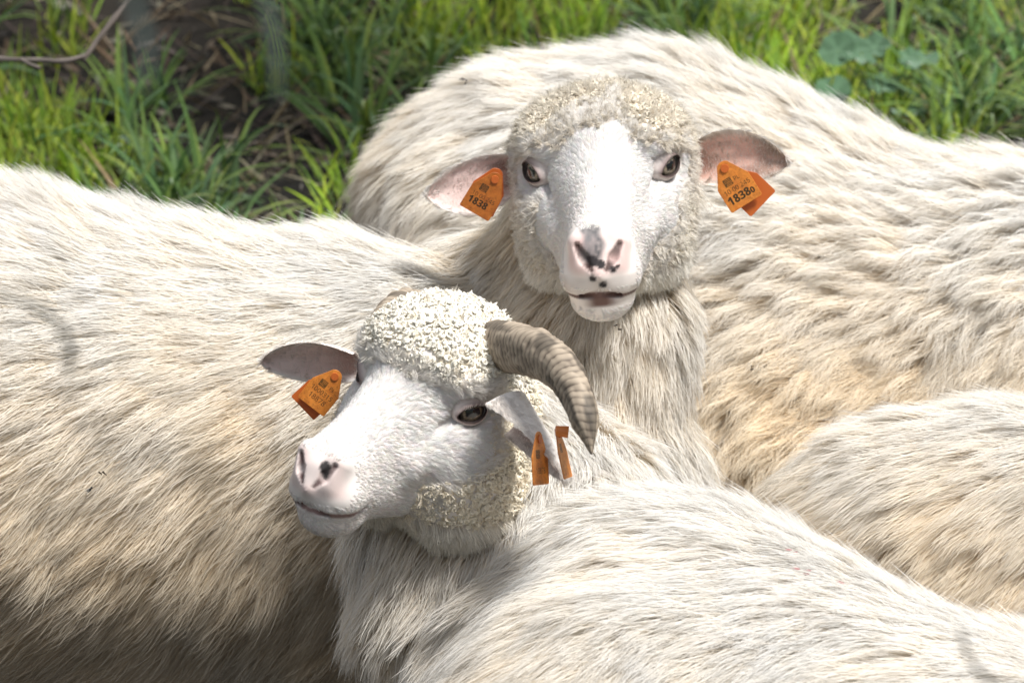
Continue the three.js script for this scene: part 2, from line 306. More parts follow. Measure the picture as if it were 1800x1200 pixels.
function addEyes(parent, M, origin, o) {
  for (const s of [-1, 1]) {
    const dir = V(EYEDIR.x * s, EYEDIR.y, EYEDIR.z), fwdNose = V(0, -0.12, 1), x = fwdNose.addScaledVector(dir, -fwdNose.dot(dir)).normalize(), y = dir.clone().cross(x);      // x towards the nose
    if (y.y < 0) y.negate();
    const L = new THREE.Matrix4().makeBasis(x, y, dir).setPosition(EYE.x * s, EYE.y, EYE.z), W = M.clone().multiply(L);
    const place = (g) => { const q = g.clone().applyMatrix4(W); if (W.determinant() < 0) { const ix = q.index.array; for (let i = 0; i < ix.length; i += 3) { const t = ix[i]; ix[i] = ix[i + 1]; ix[i + 1] = t; } q.computeVertexNormals(); } return q.translate(-origin.x, -origin.y, -origin.z); };
    const e = put('eye', place(eyeGeo(o.iris)), eyeMat, parent);
    put('eyelid', place(lidGeo(o.open, o.droop)), skinMat, e);
    put('eyelash', place(lashGeo(5 + s, o.open * o.droop, 0)), o.lash, e);
  }
}
// ears: a cupped leaf between base and tip; front is the hollow side
function earGeo(base, tip, front, W, o) {
  const NS = 34, NT = 22, pos = [], col = [], idx = [], L = tip.clone().sub(base), len = L.length(); L.normalize();
  const F = front.clone().addScaledVector(L, -front.dot(L)).normalize(), S = L.clone().cross(F).normalize(), th = 0.0022;
  const layer = (sgn) => {
    for (let i = 0; i <= NS; i++) for (let j = 0; j <= NT; j++) {
      const s = i / NS, t = j / NT * 2 - 1, prof = s < 0.42 ? lerp(o.root ?? 0.62, 1, Math.sin(s / 0.42 * 1.5708)) : Math.pow(Math.max(0, 1 - ((s - 0.42) / 0.58) ** 1.9), 0.7);
      const lob = t > 0 ? (o.upper ?? 1) : (o.lower ?? 1), w = W * prof * lob, cup = o.cup * (1 - s * 0.55), roll = o.fold ?? 0;
      const a = t * (1.15 + roll * (1 - s)), q = base.clone().addScaledVector(L, s * len).addScaledVector(S, w * Math.sin(a * 0.95) / Math.sin(1.1)).addScaledVector(F, cup * (1 - Math.cos(a)) * 1.2 - cup * 0.4 + (o.bend ?? 0) * s * s);
      if (o.notch && s > 0.86) { const nt = Math.exp(-(((t - o.notch) / 0.16) ** 2)); q.addScaledVector(L, -len * 0.17 * nt * sstep(0.86, 1, s)); }
      q.addScaledVector(S, o.curve ? o.curve * Math.sin(s * 3.14) : 0);
      q.addScaledVector(F, sgn * th * 0.5 * (1 - Math.abs(t) ** 6) * (1 - s ** 8));
      q.addScaledVector(F, 0.0012 * noise(s * 5, t * 3, 4));
      pos.push(q.x, q.y, q.z);
      const n = 0.5 + 0.5 * noise(s * 7 + 3, t * 5, o.seed), edge = sstep(0.55, 0.95, Math.abs(t)) ;
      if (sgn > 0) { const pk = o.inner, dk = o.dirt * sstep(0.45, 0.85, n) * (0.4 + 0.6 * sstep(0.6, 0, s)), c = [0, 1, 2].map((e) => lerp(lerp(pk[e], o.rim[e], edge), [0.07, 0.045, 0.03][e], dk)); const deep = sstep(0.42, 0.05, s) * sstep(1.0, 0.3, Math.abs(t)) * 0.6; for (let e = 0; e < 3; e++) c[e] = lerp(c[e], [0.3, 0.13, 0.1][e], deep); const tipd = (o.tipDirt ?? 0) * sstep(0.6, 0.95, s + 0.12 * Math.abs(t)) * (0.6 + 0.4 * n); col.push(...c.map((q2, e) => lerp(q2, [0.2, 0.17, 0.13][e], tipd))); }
      else col.push(0.83, 0.78, 0.74);
    }
  };
  layer(1); layer(-1);
  const K = (NS + 1) * (NT + 1), at2 = (i, j) => i * (NT + 1) + j;
  for (let i = 0; i < NS; i++) for (let j = 0; j < NT; j++) { const a = at2(i, j), b = at2(i + 1, j); idx.push(a, b, a + 1, a + 1, b, b + 1); idx.push(K + a, K + a + 1, K + b, K + a + 1, K + b + 1, K + b); }
  for (let i = 0; i < NS; i++) for (const j of [0, NT]) { const a = at2(i, j), b = at2(i + 1, j), f = j === 0; if (f) idx.push(a, K + a, b, b, K + a, K + b); else idx.push(a, b, K + a, b, K + b, K + a); }
  return geoOf(pos, null, col, idx);
}
// ear tag print
function tagTexture(lines, seed) {
  const c = document.createElement('canvas'); c.width = 384; c.height = 512; const g = c.getContext('2d'), R = rng(seed);
  g.fillStyle = '#e08a34'; g.fillRect(0, 0, 384, 512);
  for (let i = 0; i < 900; i++) { g.fillStyle = `rgba(${R() < 0.5 ? '120,60,15' : '240,165,80'},${0.03 + R() * 0.06})`; const r = 4 + R() * 40; g.beginPath(); g.ellipse(R() * 384, R() * 512, r, r * (0.3 + R()), R() * 3, 0, 7); g.fill(); }
  g.fillStyle = 'rgba(60,45,15,0.75)'; g.fillRect(96, 170, 92, 84); g.fillStyle = 'rgba(224,138,52,0.8)'; for (let i = 0; i < 5; i++) g.fillRect(102 + R() * 20, 180 + i * 15, 50 + R() * 30, 3 + R() * 3);
  g.fillStyle = '#3a2c12'; g.textAlign = 'center';
  for (const [t, x, y, size, bold] of lines) { g.font = `${bold ? 'bold ' : ''}${size}px sans-serif`; g.fillText(t, x, y); if (bold) { g.lineWidth = 4; g.strokeStyle = '#3a2c12'; g.strokeText(t, x, y); } }
  for (let i = 0; i < 260; i++) { g.fillStyle = `rgba(50,32,10,${0.05 + R() * 0.12})`; const r = 1 + R() * 9; g.beginPath(); g.arc(R() * 384, R() * 512, r, 0, 7); g.fill(); }
  const t = new THREE.CanvasTexture(c); t.colorSpace = THREE.SRGBColorSpace; t.magFilter = THREE.LinearFilter; return t;
}
// the tag: a bent house-shaped sheet 1 mm thick with a hole, local xy plane, print on +z
function tagGeo() {
  const w = 0.0185, s = new THREE.Shape(); s.moveTo(-w + 0.002, -0.025); s.lineTo(w - 0.002, -0.025); s.quadraticCurveTo(w, -0.025, w, -0.023); s.lineTo(w, 0.002); s.lineTo(0.0075, 0.021); s.quadraticCurveTo(0.006, 0.0255, 0, 0.026); s.quadraticCurveTo(-0.006, 0.0255, -0.0075, 0.021); s.lineTo(-w, 0.002); s.lineTo(-w, -0.023); s.quadraticCurveTo(-w, -0.025, -w + 0.002, -0.025);
  const hole = new THREE.Path(); hole.absarc(0, 0.0185, 0.0024, 0, 6.283, true); s.holes.push(hole);
  const g = new THREE.ExtrudeGeometry(s, { depth: 0.0008, bevelEnabled: true, bevelThickness: 0.0002, bevelSize: 0.0002, bevelSegments: 1, curveSegments: 8 }), p = g.attributes.position, uv = g.attributes.uv;
  for (let i = 0; i < p.count; i++) uv.setXY(i, 0.5 + p.getX(i) / 0.0384, 0.5 + p.getY(i) / 0.0512);
  return g;
}
const TAG = tagGeo(), tagFront = new THREE.MeshPhysicalMaterial({ color: new THREE.Color().setRGB(0.72, 0.22, 0.05), roughness: 0.42 }), tagBack = new THREE.MeshPhysicalMaterial({ color: new THREE.Color().setRGB(0.62, 0.15, 0.025), roughness: 0.45, transmission: 0.25, thickness: 0 });
function addTag(ear, origin, px, py, d, rot, tilt, scale, lines, seed, backOff) {
  const M = new THREE.Matrix4().makeBasis(RIGHT, UPV, BACK).setPosition(at(px, py, d).sub(origin)), Rz = new THREE.Matrix4().makeRotationZ(rot), Rt = new THREE.Matrix4().makeRotationFromEuler(new THREE.Euler(...tilt)), S = new THREE.Matrix4().makeScale(scale, scale, scale);
  const mat = new THREE.MeshPhysicalMaterial({ map: tagTexture(lines, seed), roughness: 0.5 });
  mat.color.setRGB(0.88, 0.84, 0.78); if (seed === 21) mat.color.setRGB(0.62, 0.52, 0.42);
  const t = put('ear_tag', TAG.clone().applyMatrix4(M.clone().multiply(Rz).multiply(Rt).multiply(S)), mat, ear);
  put('tag_stud', new THREE.CylinderGeometry(0.0042, 0.0048, 0.004, 20).rotateX(1.5708).translate(0, 0.0185, 0.0004).applyMatrix4(M.clone().multiply(Rz).multiply(Rt).multiply(S)), tagBack, ear);
  if (backOff) put('tag_back', TAG.clone().applyMatrix4(new THREE.Matrix4().makeTranslation(...backOff).premultiply(M).multiply(new THREE.Matrix4().makeRotationZ(rot + backOff[3])).multiply(Rt).multiply(S)), tagBack, ear);
  return t;
}

// ------------------------------------------------------------------ sheep
const WOOLSKIN = [0.76, 0.67, 0.53];
const FURDEPTH = 0.031;
function bodyField(nodes, links, k = 0.05) {                            // nodes: [px, py, depth, radius]; links: pairs
  const P = nodes.map(([x, y, d]) => at(x, y, d)), prims = links.map(([a, b]) => capP(P[a], P[b], nodes[a][3] - FURDEPTH, nodes[b][3] - FURDEPTH));
  return (x, y, z) => { let d = 1e3; for (const f of prims) d = smin(d, f(x, y, z), k); return d + 0.006 * noise(x * 9, y * 9, z * 9) + 0.0035 * noise(x * 24, y * 24, z * 24); };
}
function bounds(nodes) { const lo = [1e9, 1e9, 1e9], hi = [-1e9, -1e9, -1e9]; for (const [x, y, d, r] of nodes) { const p = at(x, y, d); [p.x, p.y, p.z].forEach((v, i) => { lo[i] = Math.min(lo[i], v - r - 0.05); hi[i] = Math.max(hi[i], v + r + 0.05); }); } lo[1] = Math.max(lo[1], -0.03); return [lo, hi]; }
function makeSheep(o) {
  const root = new THREE.Group(); root.name = numbered('sheep'); scene.add(root);
  const mid = at(...o.nodes[0].slice(0, 3)), origin = V(mid.x, 0, mid.z); root.position.copy(origin);
  tag(root, o.label, 'sheep', 'sheep resting together on the grass');
  const fB = bodyField(o.nodes, o.links, o.k), [lo, hi] = bounds(o.nodes), Rn = rng(o.seed);
  const body = surfaceNets(fB, lo, hi, 0.012, () => WOOLSKIN);
  const geos = [body]; let head = null, M = null, Mi = null, fH = null;
  if (o.head) {
    M = o.head.frame; Mi = M.clone().invert(); fH = headField(o.head);
    head = surfaceNets(fH, [-0.14, -0.165, -0.15], [0.14, 0.15, 0.2], 0.0024, o.head.skin).applyMatrix4(M); geos.push(head);
  }
  const merged = mergeGeometries(geos).translate(-origin.x, -origin.y, -origin.z);
  put('body', merged, skinMat, root);
  // fleece on the body
  const flow = flowField(o.flow), coats = {}, coat = (k, src = LOCKS) => coats[k] ??= new Coat(src[k], src === CURLS ? curlMat : furMat), q = V();
  const scaleH = M ? M.getMaxScaleOnAxis() : 1;
  // evenly spread roots: no two closer than GAP
  const GAP = Math.sqrt(0.66 / (o.density * FUR)), cells = new Map(), ck = (i, j, k) => i + j * 4096 + k * 16777216, free = (P) => {
    const i = Math.floor(P.x / GAP) + 1000, j = Math.floor(P.y / GAP) + 1000, k = Math.floor(P.z / GAP) + 1500;
    for (let a = -1; a < 2; a++) for (let b = -1; b < 2; b++) for (let c = -1; c < 2; c++) { const l = cells.get(ck(i + a, j + b, k + c)); if (l) for (const q2 of l) if ((q2[0] - P.x) ** 2 + (q2[1] - P.y) ** 2 + (q2[2] - P.z) ** 2 < GAP * GAP) return false; }
    const key = ck(i, j, k); if (!cells.has(key)) cells.set(key, []); cells.get(key).push([P.x, P.y, P.z]); return true;
  };
  sampleSurface(body, o.density * FUR * 5, Rn, (P, N) => {
    if (P.y < 0.01 || !free(P)) return;
    if (fH) { q.copy(P).applyMatrix4(Mi); if (fH(q.x, q.y, q.z) < -0.004) return; }
    if (!keep(Rn, P, N)) return;
    const [x, y] = pix(P), s = o.fur(x, y, P, N), dir = flow(x, y);
    const c1 = noise(P.x * 7, P.y * 7, P.z * 7), c2 = noise(P.x * 22 + 9, P.y * 22, P.z * 22), tw = 0.55 * c1 + 0.5 * c2 + (Rn() - 0.5) * 0.5;
    const side = dir.clone().cross(N).normalize(); dir.normalize().addScaledVector(side, tw * (s.mess ?? 1));
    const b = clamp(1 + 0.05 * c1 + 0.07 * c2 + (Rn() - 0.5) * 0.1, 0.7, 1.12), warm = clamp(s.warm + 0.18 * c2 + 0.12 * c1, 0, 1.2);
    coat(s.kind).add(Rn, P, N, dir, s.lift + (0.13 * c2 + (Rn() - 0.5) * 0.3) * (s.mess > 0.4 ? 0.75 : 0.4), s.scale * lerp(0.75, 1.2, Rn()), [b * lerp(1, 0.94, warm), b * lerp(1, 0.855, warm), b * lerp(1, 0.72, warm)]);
    if (s.fleck) for (let i = 0; i < 2; i++) coat('face').add(Rn, P.clone().addScaledVector(N, 0.024 + 0.004 * Rn()).add(V((Rn() - 0.5) * 0.008, (Rn() - 0.5) * 0.008, 0)), N, dir, 0.1, lerp(0.4, 0.8, Rn()), [0.6, 0.24, 0.27]);
  });
  if (o.head) {
    const down = V(0, -1, 0), Z = V().setFromMatrixColumn(M, 2).normalize(), Y = V().setFromMatrixColumn(M, 1).normalize();
    sampleSurface(head, 260000 * FUR, Rn, (P, N) => {
      q.copy(P).applyMatrix4(Mi);
      if (fB(P.x, P.y, P.z) < -0.012 || !keep(Rn, P, N, 0.1)) return;
      const ax = Math.abs(q.x), eyed = Math.hypot(ax - 0.0625, q.y, q.z - 0.008);
      if (eyed < 0.0145) return;
      const w = o.head.woolly(q, 0.012 * noise(q.x * 55, q.y * 55, q.z * 55));
      if (w > 0) {
        const kind = o.head.curl(q), c = noise(P.x * 30, P.y * 30, P.z * 30);
        if (Rn() > kind.p) { if (w < 0.012 && eyed > 0.022) coat('face').add(Rn, P, N, Z.clone().multiplyScalar(-1).add(V(Rn() - 0.5, Rn() - 0.5, Rn() - 0.5)), 0.15 + 0.3 * Rn(), lerp(0.9, 1.5, Rn()), [0.97, 0.95, 0.92]); return; }
        const tb = clamp(1 + 0.07 * c + (Rn() - 0.5) * 0.08, 0.6, 1.1), tint = kind.tint.map((v) => v * tb);
        if (kind.hair) { const dir = down.clone().multiplyScalar(0.8).addScaledVector(Z, -0.6).add(V(Rn() - 0.5, Rn() - 0.5, Rn() - 0.5).multiplyScalar(0.9)); coat('face').add(Rn, P, N, dir, 0.2 + 0.5 * Rn(), kind.s * lerp(0.7, 1.2, Rn()), tint); return; }
        const n = N.clone().add(V(Rn() - 0.5, Rn() - 0.5, Rn() - 0.5).multiplyScalar(1.3)).normalize();
        coat(kind.kind, CURLS).add(Rn, P, n, V(Rn() - 0.5, Rn() - 0.5, Rn() - 0.5), 0, kind.s * lerp(0.5, 1.6, Rn() ** 1.3) * (0.45 + 0.55 * sstep(0, 0.022, w)), tint);
        if (Rn() < (kind.kind === 'tight' ? 0.12 : 0.8) && eyed > 0.024) coat('face').add(Rn, P, N, V(Rn() - 0.5, Rn() - 0.75, Rn() - 0.5), 0.5 + 0.6 * Rn(), lerp(0.8, 1.45, Rn()), tint);
      } else if (o.head.hairy(q)) {
        const dir = Z.clone().multiplyScalar(-1).addScaledVector(Y, q.z > 0.02 ? 0.1 : -0.2).addScaledVector(down, ax > 0.03 ? 0.5 : 0.05); if (q.y > 0.01) dir.addScaledVector(V().setFromMatrixColumn(M, 0).normalize(), q.x * 8);
        const s = lerp(0.85, 0.45, sstep(0.03, 0.15, q.z)); if (Rn() < 0.25 + 0.0) return;
        coat('face').add(Rn, P, N, dir.add(V(Rn() - 0.5, Rn() - 0.5, Rn() - 0.5).multiplyScalar(0.35)), 0.02 + 0.05 * Rn(), s * lerp(0.8, 1.2, Rn()), [1, 1, 1].map(() => 1).map((v) => v * (0.97 + 0.05 * Rn())));
      }
    });
    addEyes(root, M, origin, o.head.eyes);
    for (const e of o.head.ears) {
      const g = earGeo(at(...e.base), at(...e.tip), dirOf(...e.front), e.w, e), ear = put('ear', g.clone().translate(-origin.x, -origin.y, -origin.z), skinMat, root), L = at(...e.tip).sub(at(...e.base)).normalize(), F = dirOf(...e.front);
      sampleSurface(g, 140000 * FUR, Rn, (P, N) => {
        const inner = N.dot(F) > 0.1; if (inner && Rn() < 0.86) return;
        const c = inner ? e.hairIn : [1, 0.98, 0.96]; coat('face').add(Rn, P, N, L.clone().add(V(Rn() - 0.5, Rn() - 0.5, Rn() - 0.5).multiplyScalar(0.5)), 0.1 + 0.25 * Rn(), inner ? 1 : 0.85, c);
      });
      if (e.tag) addTag(ear, origin, ...e.tag);
      e.extra?.(ear, origin);
    }
  }
  for (const k in coats) coats[k].build(k === 'tight' || k === 'loose' ? 'wool_curls' : k === 'face' ? 'face_hair' : 'fleece', root, origin);
  o.after?.(root, origin);
  return { root, origin, body, field: (x, y, z) => { let d = fB(x, y, z); if (fH) { const h = V(x, y, z).applyMatrix4(Mi); d = Math.min(d, fH(h.x, h.y, h.z) + 0.012); } return d; } };
}

// ---- the sheep in the middle: face to the camera, body to the left
const irisGold = [0.22, 0.15, 0.08];
const headA = headFrame(1057, 292, 4.95, [0.998, 0.0625, 0], [-0.045, -0.31, 0.95], 1.07);
const sheepA = makeSheep({
  seed: 11, label: 'hornless white sheep facing the camera, orange tags in both spread ears', density: 10260,
  nodes: [[-420, 790, 5.12, 0.29], [0, 775, 5.13, 0.285], [300, 800, 5.14, 0.26], [620, 790, 5.15, 0.235], [860, 800, 5.14, 0.19], [1040, 830, 5.05, 0.118], [1056, 600, 5.04, 0.11], [1062, 350, 5.08, 0.1], [-420, 1010, 5.2, 0.22], [300, 1010, 5.2, 0.21], [860, 1020, 5.14, 0.16], [1050, 1000, 5.08, 0.13], [900, 560, 5.16, 0.1]],
  links: [[0, 1], [1, 2], [2, 3], [3, 4], [4, 5], [5, 6], [6, 7], [8, 9], [9, 10], [10, 11], [5, 11], [12, 7], [4, 12], [3, 12]],
  flow: [[0, 340, -0.9, -0.2], [300, 380, -0.9, -0.15], [600, 410, -0.8, -0.2], [100, 470, -1, 0.1], [0, 600, -1, 0.3], [400, 560, -1, 0.25], [550, 620, -0.95, 0.4], [300, 750, -0.8, 0.55], [550, 800, -0.75, 0.65], [100, 900, -0.75, 0.7], [350, 1000, -0.6, 0.85], [550, 1000, -0.5, 0.9], [760, 430, -0.8, 0.1], [860, 450, -0.5, 0.7], [900, 540, -0.35, 0.95], [1000, 620, -0.05, 1], [1100, 700, 0.12, 1], [1190, 700, 0.1, 1], [1080, 850, 0, 1], [150, 1100, -0.65, 0.75]],
  fur: (x, y, P, N) => {
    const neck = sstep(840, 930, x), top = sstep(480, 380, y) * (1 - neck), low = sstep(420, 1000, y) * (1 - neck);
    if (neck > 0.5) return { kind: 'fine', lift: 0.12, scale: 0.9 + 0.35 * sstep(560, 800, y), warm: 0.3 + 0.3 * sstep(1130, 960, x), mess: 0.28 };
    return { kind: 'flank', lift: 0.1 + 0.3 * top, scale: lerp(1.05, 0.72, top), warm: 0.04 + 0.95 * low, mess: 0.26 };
  },
  head: {
    frame: headA,
    wool: [ellipsoid(0, 0.028, -0.045, 0.070, 0.028, 0.066), ellipsoid(0.056, -0.006, -0.052, 0.034, 0.04, 0.045), ellipsoid(-0.056, -0.006, -0.052, 0.034, 0.04, 0.045), ellipsoid(0, -0.055, -0.06, 0.08, 0.095, 0.062), ellipsoid(0.05, -0.07, -0.01, 0.033, 0.05, 0.05), ellipsoid(-0.05, -0.07, -0.01, 0.033, 0.05, 0.05)],
    cut: [],
    skin: (x, y, z) => {
      const n = noise(x * 70, y * 70, z * 70), ax = Math.abs(x); let c = [0.8, 0.745, 0.71];
      const mix = (k, w) => { w = clamp(w, 0, 1); c = c.map((v, i) => lerp(v, k[i], w)); };
      mix([0.7, 0.44, 0.41], sstep(0.152, 0.168, z) * sstep(-0.062, -0.05, y) * sstep(0.034, 0.026, ax) * (0.55 + 0.3 * n));
      mix([0.35, 0.3, 0.28], 0.75 * sstep(0.15, 0.165, z) * sstep(-0.058, -0.062, y) * sstep(-0.082, -0.075, y) * (0.5 + 0.5 * n));
      const nd = Math.min(NOST1(ax, y, z), NOST2(ax, y, z));
      mix([0.045, 0.02, 0.018], sstep(0.0012, -0.0008, nd));
      mix([0.1 + 0.05 * n, 0.1 + 0.05 * n, 0.105 + 0.05 * n], (0.85 + 0.15 * noise(x * 400, y * 400, 1)) * sstep(0.0145, 0.008, Math.hypot((x + 0.007) * 1.0, (y + 0.028) * 0.8) + 0.004 * n) * sstep(0.14, 0.155, z));
      for (const [sx, sy2, r] of [[0.002, -0.046, 0.005], [-0.006, -0.0425, 0.006], [0.013, -0.052, 0.0045], [-0.006, -0.059, 0.0045], [0.003, -0.0655, 0.005], [0.018, -0.049, 0.003]]) mix([0.035, 0.03, 0.032], sstep(r, r * 0.6, Math.hypot(x - sx, y - sy2) + 0.0012 * n) * sstep(0.155, 0.165, z));
      { const md = Math.abs(y + 0.0765 + 0.004 * sstep(0, 0.02, ax)); mix([0.16, 0.1, 0.09], sstep(0.003, 0.0012, md) * sstep(0.135, 0.15, z)); }
      mix([0.17, 0.1, 0.085], sstep(0.026, 0.008, ax + 0.005 * n) * sstep(-0.074, -0.078, y) * sstep(-0.092, -0.086, y + 0.003 * n) * sstep(0.15, 0.158, z));
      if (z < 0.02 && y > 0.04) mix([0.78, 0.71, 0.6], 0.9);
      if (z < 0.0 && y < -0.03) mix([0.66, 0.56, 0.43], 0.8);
      return c;
    },
    woolly: (q, n) => { const ax = Math.abs(q.x), cap = q.y - (0.052 - 0.022 * sstep(0.012, 0.045, ax) - 0.02 * sstep(0.05, 0.08, ax)) + n * 0.9, cheek = Math.min(ax - (0.052 - 0.016 * sstep(-0.06, -0.1, q.y)), (0.036 + 0.03 * sstep(-0.04, -0.09, q.y)) - q.z, -0.022 - q.y, Math.hypot(ax - 0.06, q.y, q.z - 0.01) - 0.03) + n * 0.8, back = Math.min(-0.018 - q.z, ax - 0.045) + n; return Math.max(cap, cheek, back, (q.z < 0.06 && q.y < -0.105) ? 0.01 : -1); },
    curl: (q) => q.y < -0.095 && q.z > -0.02 ? { hair: true, p: 0.55, s: 1.9, tint: [1, 0.98, 0.93] } : { kind: 'loose', p: 0.3, s: q.y > 0.03 ? 0.85 : 0.7, tint: q.y > 0.005 ? [0.86, 0.815, 0.735] : [0.92, 0.89, 0.83] },
    hairy: (q) => !(q.z > 0.14 && q.y > -0.07 && q.y < -0.018 && Math.abs(q.x) < 0.034) && !(q.z > 0.14 && q.y < -0.071 && q.y > -0.092 && Math.abs(q.x) < 0.034),
    eyes: { iris: [0.34, 0.28, 0.21], open: 0.008, droop: 0.9, lash: lashWhite },
    ears: [
      { base: [908, 300, 5.0], tip: [748, 343, 4.97], front: [0.05, -0.28, 0.95], w: 0.031, cup: 0.018, seed: 3, curve: -0.004, notch: 0.05, inner: [0.86, 0.68, 0.65], rim: [0.9, 0.86, 0.84], dirt: 0.55, tipDirt: 0.15, hairIn: [0.9, 0.86, 0.84],
        tag: [854, 340, 4.955, -0.56, [0.15, 0.25, 0], 0.97, [['10 00 245', 192, 330, 66, false], ['1838', 165, 420, 108, true]], 21, [0.002, 0.004, -0.006, 0.08]] },
      { base: [1206, 289, 5.0], tip: [1388, 284, 4.97], front: [-0.05, -0.2, 0.97], w: 0.03, cup: 0.016, seed: 8, curve: -0.007, inner: [0.84, 0.54, 0.45], rim: [0.78, 0.71, 0.64], dirt: 0.5, tipDirt: 0.75, hairIn: [0.75, 0.66, 0.58],
        tag: [1291, 322, 4.95, 0.57, [0.1, -0.1, 0], 1.02, [['PL', 240, 235, 62, false], ['10 00 245', 196, 330, 70, false], ['1838', 165, 440, 118, true], ['0', 318, 440, 84, true]], 22, [0.0125, -0.004, -0.006, 0.25]] },
    ],
  },
});
// ---- the horned sheep in front, head turned to the left
shift = -0.07;
const headB = headFrame(744, 684, 4.72, [0.82, -0.28, 0.5], [-0.60, -0.24, 0.76], 1.03, 0.93);
const hornMat = new THREE.MeshPhysicalMaterial({ vertexColors: true, roughness: 0.7 });
function hornGeo(points, radii) {
  const curve = new THREE.CatmullRomCurve3(points), N = 240, S = 36, fr = curve.computeFrenetFrames(N), pos = [], col = [], idx = [];
  for (let i = 0; i <= N; i++) {
    const t = i / N, p = curve.getPointAt(t), k = t * (radii.length - 1), a = Math.min(radii.length - 2, Math.floor(k)), r = lerp(radii[a], radii[a + 1], k - a);
    for (let j = 0; j <= S; j++) {
      const an = j / S * 6.28318, ridge = 1 - (1 - Math.abs(Math.sin(t * 118 + 2.4 * noise(Math.cos(an) * 1.2 + 4, Math.sin(an) * 1.2, t * 7) + 0.4 * Math.sin(an * 2)))) ** 2.2, n = noise(Math.cos(an) * 3, Math.sin(an) * 3, t * 26), fine = noise(Math.cos(an) * 14, Math.sin(an) * 14, t * 50);
      const rr = r * (1 + (0.06 * (ridge - 0.5) + 0.06 * n + 0.05 * fine) * (1 - 0.55 * sstep(0.7, 0.85, t))) * (1 + 0.12 * Math.cos(an * 2));
      const d = fr.normals[i].clone().multiplyScalar(Math.cos(an)).addScaledVector(fr.binormals[i], Math.sin(an));
      pos.push(p.x + d.x * rr, p.y + d.y * rr, p.z + d.z * rr);
      const g = clamp(0.1 + 0.7 * ridge + 0.32 * n + 0.3 * fine, 0, 1), crack = sstep(0.35, 0.6, noise(an * 2.2, t * 9, 8)) * 0.6; col.push(lerp(0.08, 0.42, g) * (1 - crack), lerp(0.06, 0.345, g) * (1 - crack), lerp(0.045, 0.265, g) * (1 - crack));
    }
  }
  for (let i = 0; i < N; i++) for (let j = 0; j < S; j++) { const a = i * (S + 1) + j, b = a + S + 1; idx.push(a, a + 1, b, b, a + 1, b + 1); }
  return geoOf(pos, null, col, idx);
}
const sheepB = makeSheep({
  seed: 23, label: 'horned white sheep lying in front with curly poll, head turned left', density: 11400, k: 0.06,
  nodes: [[1400, 1335, 4.6, 0.2], [1200, 1222, 4.71, 0.2], [1700, 1500, 4.53, 0.215], [2050, 1655, 4.46, 0.22], [914, 1060, 4.88, 0.15], [856, 915, 4.9, 0.132], [830, 740, 4.95, 0.085], [930, 1230, 4.88, 0.165], [1100, 1400, 4.55, 0.2], [1700, 1600, 4.45, 0.22], [1010, 915, 4.93, 0.095], [965, 985, 4.86, 0.115]],
  links: [[0, 1], [0, 2], [2, 3], [1, 4], [4, 5], [5, 6], [4, 7], [7, 8], [8, 9], [4, 10], [10, 6], [5, 11], [11, 4], [11, 10]],
  flow: [[620, 1000, -0.1, 1], [700, 1000, 0.05, 1], [850, 1000, 0.1, 1], [640, 1120, 0.1, 1], [800, 1100, -0.3, 0.95], [900, 900, 0, 1], [980, 900, -0.3, 1], [1030, 870, -0.3, 0.8], [1000, 1040, -0.65, 0.75], [1060, 1150, -0.55, 0.85], [1200, 1000, -0.8, 0.5], [1300, 1130, -0.75, 0.65], [1500, 1170, -0.75, 0.6], [1200, 880, -0.85, 0.12], [1450, 980, -0.85, 0.22], [1650, 1060, -0.8, 0.28], [1700, 1190, -0.7, 0.6], [850, 1180, -0.5, 0.85]],
  fur: (x, y, P, N) => {
    const neck = sstep(930, 860, x) * sstep(1130, 1050, y + (x - 600) * 0.1), t = (y - 830 - (x - 1090) * 0.37) / 200;
    const mark = Math.min(Math.hypot((x - 1401) / 7, (y - 1030) / 16), Math.hypot((x - 1425) / 20, (y - 1055) / 6), Math.hypot((x - 1470) / 10, (y - 1054) / 5));
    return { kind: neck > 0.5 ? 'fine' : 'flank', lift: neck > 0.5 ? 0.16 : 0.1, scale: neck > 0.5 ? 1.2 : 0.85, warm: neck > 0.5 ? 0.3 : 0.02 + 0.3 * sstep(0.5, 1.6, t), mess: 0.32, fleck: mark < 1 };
  },
  head: {
    frame: headB,
    wool: [ellipsoid(0, 0.038, -0.028, 0.070, 0.042, 0.066), ellipsoid(0, -0.055, -0.065, 0.08, 0.09, 0.062), ellipsoid(0.056, -0.072, -0.016, 0.042, 0.06, 0.058), ellipsoid(-0.056, -0.072, -0.016, 0.042, 0.06, 0.058), ellipsoid(0.046, -0.105, -0.032, 0.044, 0.05, 0.062), ellipsoid(-0.046, -0.105, -0.032, 0.044, 0.05, 0.062)],
    cut: [],
    skin: (x, y, z) => {
      const n = noise(x * 70, y * 70, z * 70), ax = Math.abs(x); let c = [0.8, 0.75, 0.72];
      const mix = (k, w) => { w = clamp(w, 0, 1); c = c.map((v, i) => lerp(v, k[i], w)); };
      mix([0.74, 0.56, 0.53], sstep(0.148, 0.168, z) * sstep(-0.068, -0.055, y) * sstep(0.038, 0.03, ax) * (0.55 + 0.25 * n));
      const nd = Math.min(NOST1(ax, y, z), NOST2(ax, y, z));
      mix([0.07, 0.03, 0.03], sstep(0.0008, -0.0008, nd));
      for (const [sx, sy2, r] of [[0.012, -0.032, 0.006], [0.014, -0.041, 0.005], [0.0135, -0.037, 0.005]]) mix([0.05, 0.045, 0.045], sstep(r, r * 0.6, Math.hypot(x - sx, y - sy2) + 0.0012 * n) * sstep(0.155, 0.165, z));
      const md = Math.abs(y + 0.079) + 0.1 * Math.max(0, 0.13 - z); mix([0.3, 0.2, 0.19], sstep(0.004, 0.0018, md) * sstep(0.105, 0.13, z));
      if (z < 0.03 && y > 0.04) mix([0.78, 0.71, 0.6], 0.9);
